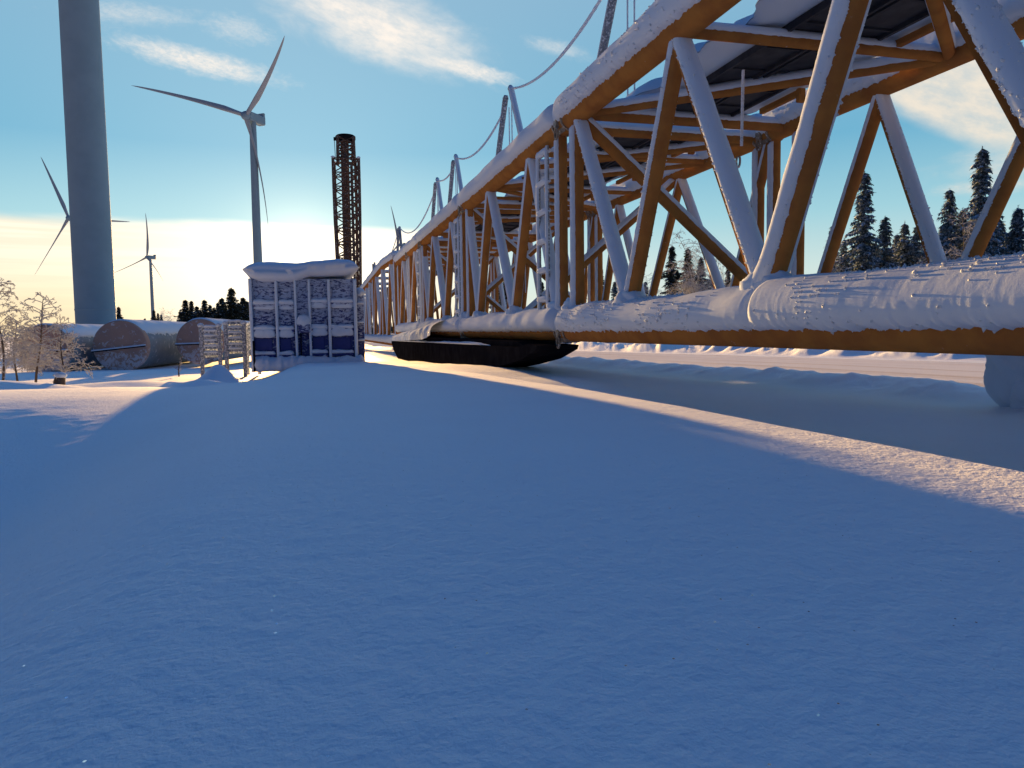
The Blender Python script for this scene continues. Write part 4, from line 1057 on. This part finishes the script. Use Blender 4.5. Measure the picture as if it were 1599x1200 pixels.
spruce(289, 468, 140, 'f', 'outer left tall spruce of the dark clump left of the container', 1.45, G3)
spruce(298.5, 470, 142, 'e', 'second tall spruce from the left in the dark clump above the right pipe', 1.45, G3)
spruce(282, 486, 150, 'f', 'short spruce at the left end of the dark clump above the right pipe', 1.45, G3)
spruce(319, 468, 140, 'f', 'broad spruce in the middle of the dark clump above the right pipe', 1.45, G3)
spruce(346, 465, 140, 'f', 'spruce just left of the tallest spruce in the dark clump', 1.45, G3)
spruce(379, 464, 138, 'f', 'dark spruce right beside the left edge of the snowy container', 1.45, G3)
for px, py in ((307, 478), (312, 484), (328, 476), (334, 480), (340, 473), (353, 482), (368, 480), (373, 474), (385, 470)):
    spruce(px, py, 150, 'ef'[int(px) % 2], 'dark spruce filling the clump between its taller neighbours, left of the container', 1.5, 'fill-in spruces of the left clump')
spruce(100, 505, 260, 'f', 'tiny dark spruce just left of the thick tower, taller of two', 1.0, G3)
spruce(106, 508, 260, 'f', 'tiny dark spruce just left of the thick tower, shorter of two', 1.0, G3)

# ------------------------------------------------------------------ frosted birches
def birch_mesh(seed, H, lean, spread, droop, levels=3, dens=1.0, sub=1):
    rg = np.random.default_rng(seed); tr = MB(); br = MB()
    n = 12; P = []
    for i in range(n+1):
        t = i/n; P.append(np.array([lean[0]*H*t*t+0.02*H*math.sin(t*6+seed), lean[1]*H*t*t, H*(t-0.18*t**3*(abs(lean[0])*1.5))]))
    P = np.array(P); tr.tube(P, np.linspace(0.02+0.004*H, 0.006, n+1), 6)
    def branch(p, d, L, r, lv):
        m = max(4, int(L/0.09)); pts = [p]; dd = d.copy()
        for i in range(m):
            dd = dd+np.array([rg.normal(0, 0.10), rg.normal(0, 0.10), -droop*(i/m)*0.48+rg.normal(0, 0.05)]); dd /= np.linalg.norm(dd)
            pts.append(pts[-1]+dd*L/m)
            if lv < levels and i > 0 and rg.random() < 0.85*dens:
                for _ in range(sub if lv == 1 else sub+1):
                    s_ = rg.normal(0, 1, 3); s_ -= dd*np.dot(s_, dd); s_ /= np.linalg.norm(s_)+1e-9
                    d2 = dd*0.75+s_*0.75; d2 /= np.linalg.norm(d2)
                    branch(pts[-1], d2, L*rg.uniform(0.28, 0.5)*(1-0.4*i/m), r*0.72, lv+1)
        rad = np.linspace(r, r*0.6, len(pts))
        br.tube(pts, rad, 4, cap=False)
    nb = int(26*dens+H*5)
    for i in range(nb):
        t = 0.22+0.78*(i+rg.random())/nb; k = t*n; j = int(min(k, n-1)); p = P[j]+(P[j+1]-P[j])*(k-j)
        a = rg.uniform(0, 6.28); d = np.array([math.cos(a), math.sin(a), rg.uniform(0.25, 0.8)]); d /= np.linalg.norm(d)
        branch(p, d, spread*H*(1.05-0.75*t)*rg.uniform(0.6, 1.2), 0.008+0.0004*H, 1)
    return tr.mesh('trunk', M_BARK), br.mesh('branches', M_FROSTTWIG)
def birch(px, D, topy, seed, lean, spread, droop, label, dens=1.0, group='frosted birches', levels=3, sub=1):
    d = ray(px, 515); k = D/math.hypot(d.x, d.y); x, y = d.x*k, d.y*k; z0 = gz(x, y)-0.05
    t_ = ray(px, topy); h = t_.z*D/math.hypot(t_.x, t_.y)-z0
    tr, br = birch_mesh(seed, h, lean, spread, droop, levels, dens, sub)
    o = bpy.data.objects.new('birch_tree', None); COL.objects.link(o); o.location = (x, y, z0)
    tag(o, label, 'birch', group)
    for nm, me in (('trunk', tr), ('branches', br)):
        c = bpy.data.objects.new(nm, me); COL.objects.link(c); c.parent = o
GL = 'frosted saplings at the left edge'
birch(54, 19, 458, 11, (0.12, 0.0), 0.42, 0.55, 'frosted drooping birch sapling whose bent top stands clear above the left pipe', 1.0, GL, sub=2)
birch(0, 20, 440, 12, (-0.06, 0.1), 0.45, 0.6, 'big frosted birch sapling cut off by the left edge', 1.15, GL, sub=2)
birch(94, 18.5, 512, 13, (0.0, 0.1), 0.55, 0.7, 'low frosted birch sapling in front of the right side of the left pipe', 1.0, GL, sub=2)
birch(20, 21, 500, 14, (0.05, 0.0), 0.55, 0.7, 'short dense frosted sapling between the cut-off sapling and the bent one', 1.0, GL, sub=2)
birch(276, 24, 555, 15, (0.15, 0), 0.3, 0.3, 'tiny frosted twig standing in the snow below the right pipe', 0.5, GL, 2)
GB = 'frosted birches beyond the boom'
birch(1100, 42, 352, 21, (-0.28, 0.0), 0.34, 0.55, 'frosted birch bowed over to the left beyond the boom', 0.9, GB)
birch(1062, 40, 428, 22, (0.1, 0), 0.6, 0.6, 'low frosted birch bush at the feet of the dark spruce pair', 1.0, GB)
birch(1090, 40, 436, 23, (-0.1, 0), 0.6, 0.6, 'low frosted birch bush under the bowed birch', 1.0, GB)
birch(1118, 44, 402, 24, (0.05, 0), 0.3, 0.3, 'thin upright frosted birch right of the snow-coated far brace', 0.8, GB)
birch(1135, 45, 412, 25, (-0.05, 0), 0.3, 0.3, 'thin upright frosted birch behind the foot of the section brace', 0.8, GB)
birch(1515, 50, 322, 26, (-0.12, 0), 0.26, 0.5, 'frosted birch with an arched top left of the tallest spruce', 0.9, GB)
birch(1290, 50, 400, 27, (0.1, 0), 0.35, 0.5, 'frosted birch between the near brace and the thin dark brace', 0.8, GB)
birch(1448, 52, 385, 28, (0.0, 0), 0.35, 0.5, 'frosted birch at the foot of the snow-coated brace at right', 0.8, GB)
birch(1010, 55, 430, 29, (0.0, 0), 0.4, 0.5, 'frosted birch seen between the two tallest near braces', 0.8, GB)
birch(258, 120, 484, 30, (0.0, 0), 0.4, 0.4, 'pale leafless birch on the horizon above the middle pipe', 0.8, 'frosted birches on the horizon')
birch(269, 120, 486, 31, (0.0, 0), 0.4, 0.4, 'pale leafless birch on the horizon left of the dark spruce clump', 0.8, 'frosted birches on the horizon')

# ------------------------------------------------------------------ far forest that reads as one dark line
def far_forest():
    rg = np.random.default_rng(77); V, F = [], []
    for i in range(2600):
        a = rg.uniform(-1.0, 1.35); D = rg.uniform(420, 900)
        if -0.42 < a < 0.02 and rg.random() < 0.75: continue
        h = rg.uniform(4, 9)*(0.7+0.6*float(vn2(a*30, 0.5, 3))); x, y = D*math.sin(a), D*math.cos(a); z = gz(x, y)-0.5
        w = h*rg.uniform(0.16, 0.24); n = 6; m = 5
        for k in range(m):                     # stacked ragged skirts
            z0 = z+h*(0.04+0.19*k); r0 = w*(1-k/m)*1.1; b = len(V)
            V.append((x, y, z0+h*0.30))
            for q in range(n):
                an = q*2*PI/n+rg.uniform(0, .8); rr = r0*rg.uniform(0.7, 1.25); V.append((x+rr*math.cos(an), y+rr*math.sin(an), z0+rg.uniform(-.05, .05)*h))
            F += [(b, b+1+q, b+1+(q+1) % n) for q in range(n)]
    mb = MB(); mb.add(V, F)
    o = bpy.data.objects.new('distant_forest', mb.mesh('distant_forest', M_DARKWOOD, False)); COL.objects.link(o)
    o['kind'] = 'stuff'; o['label'] = 'dark line of distant spruce forest along the horizon'; o['category'] = 'forest'
far_forest()
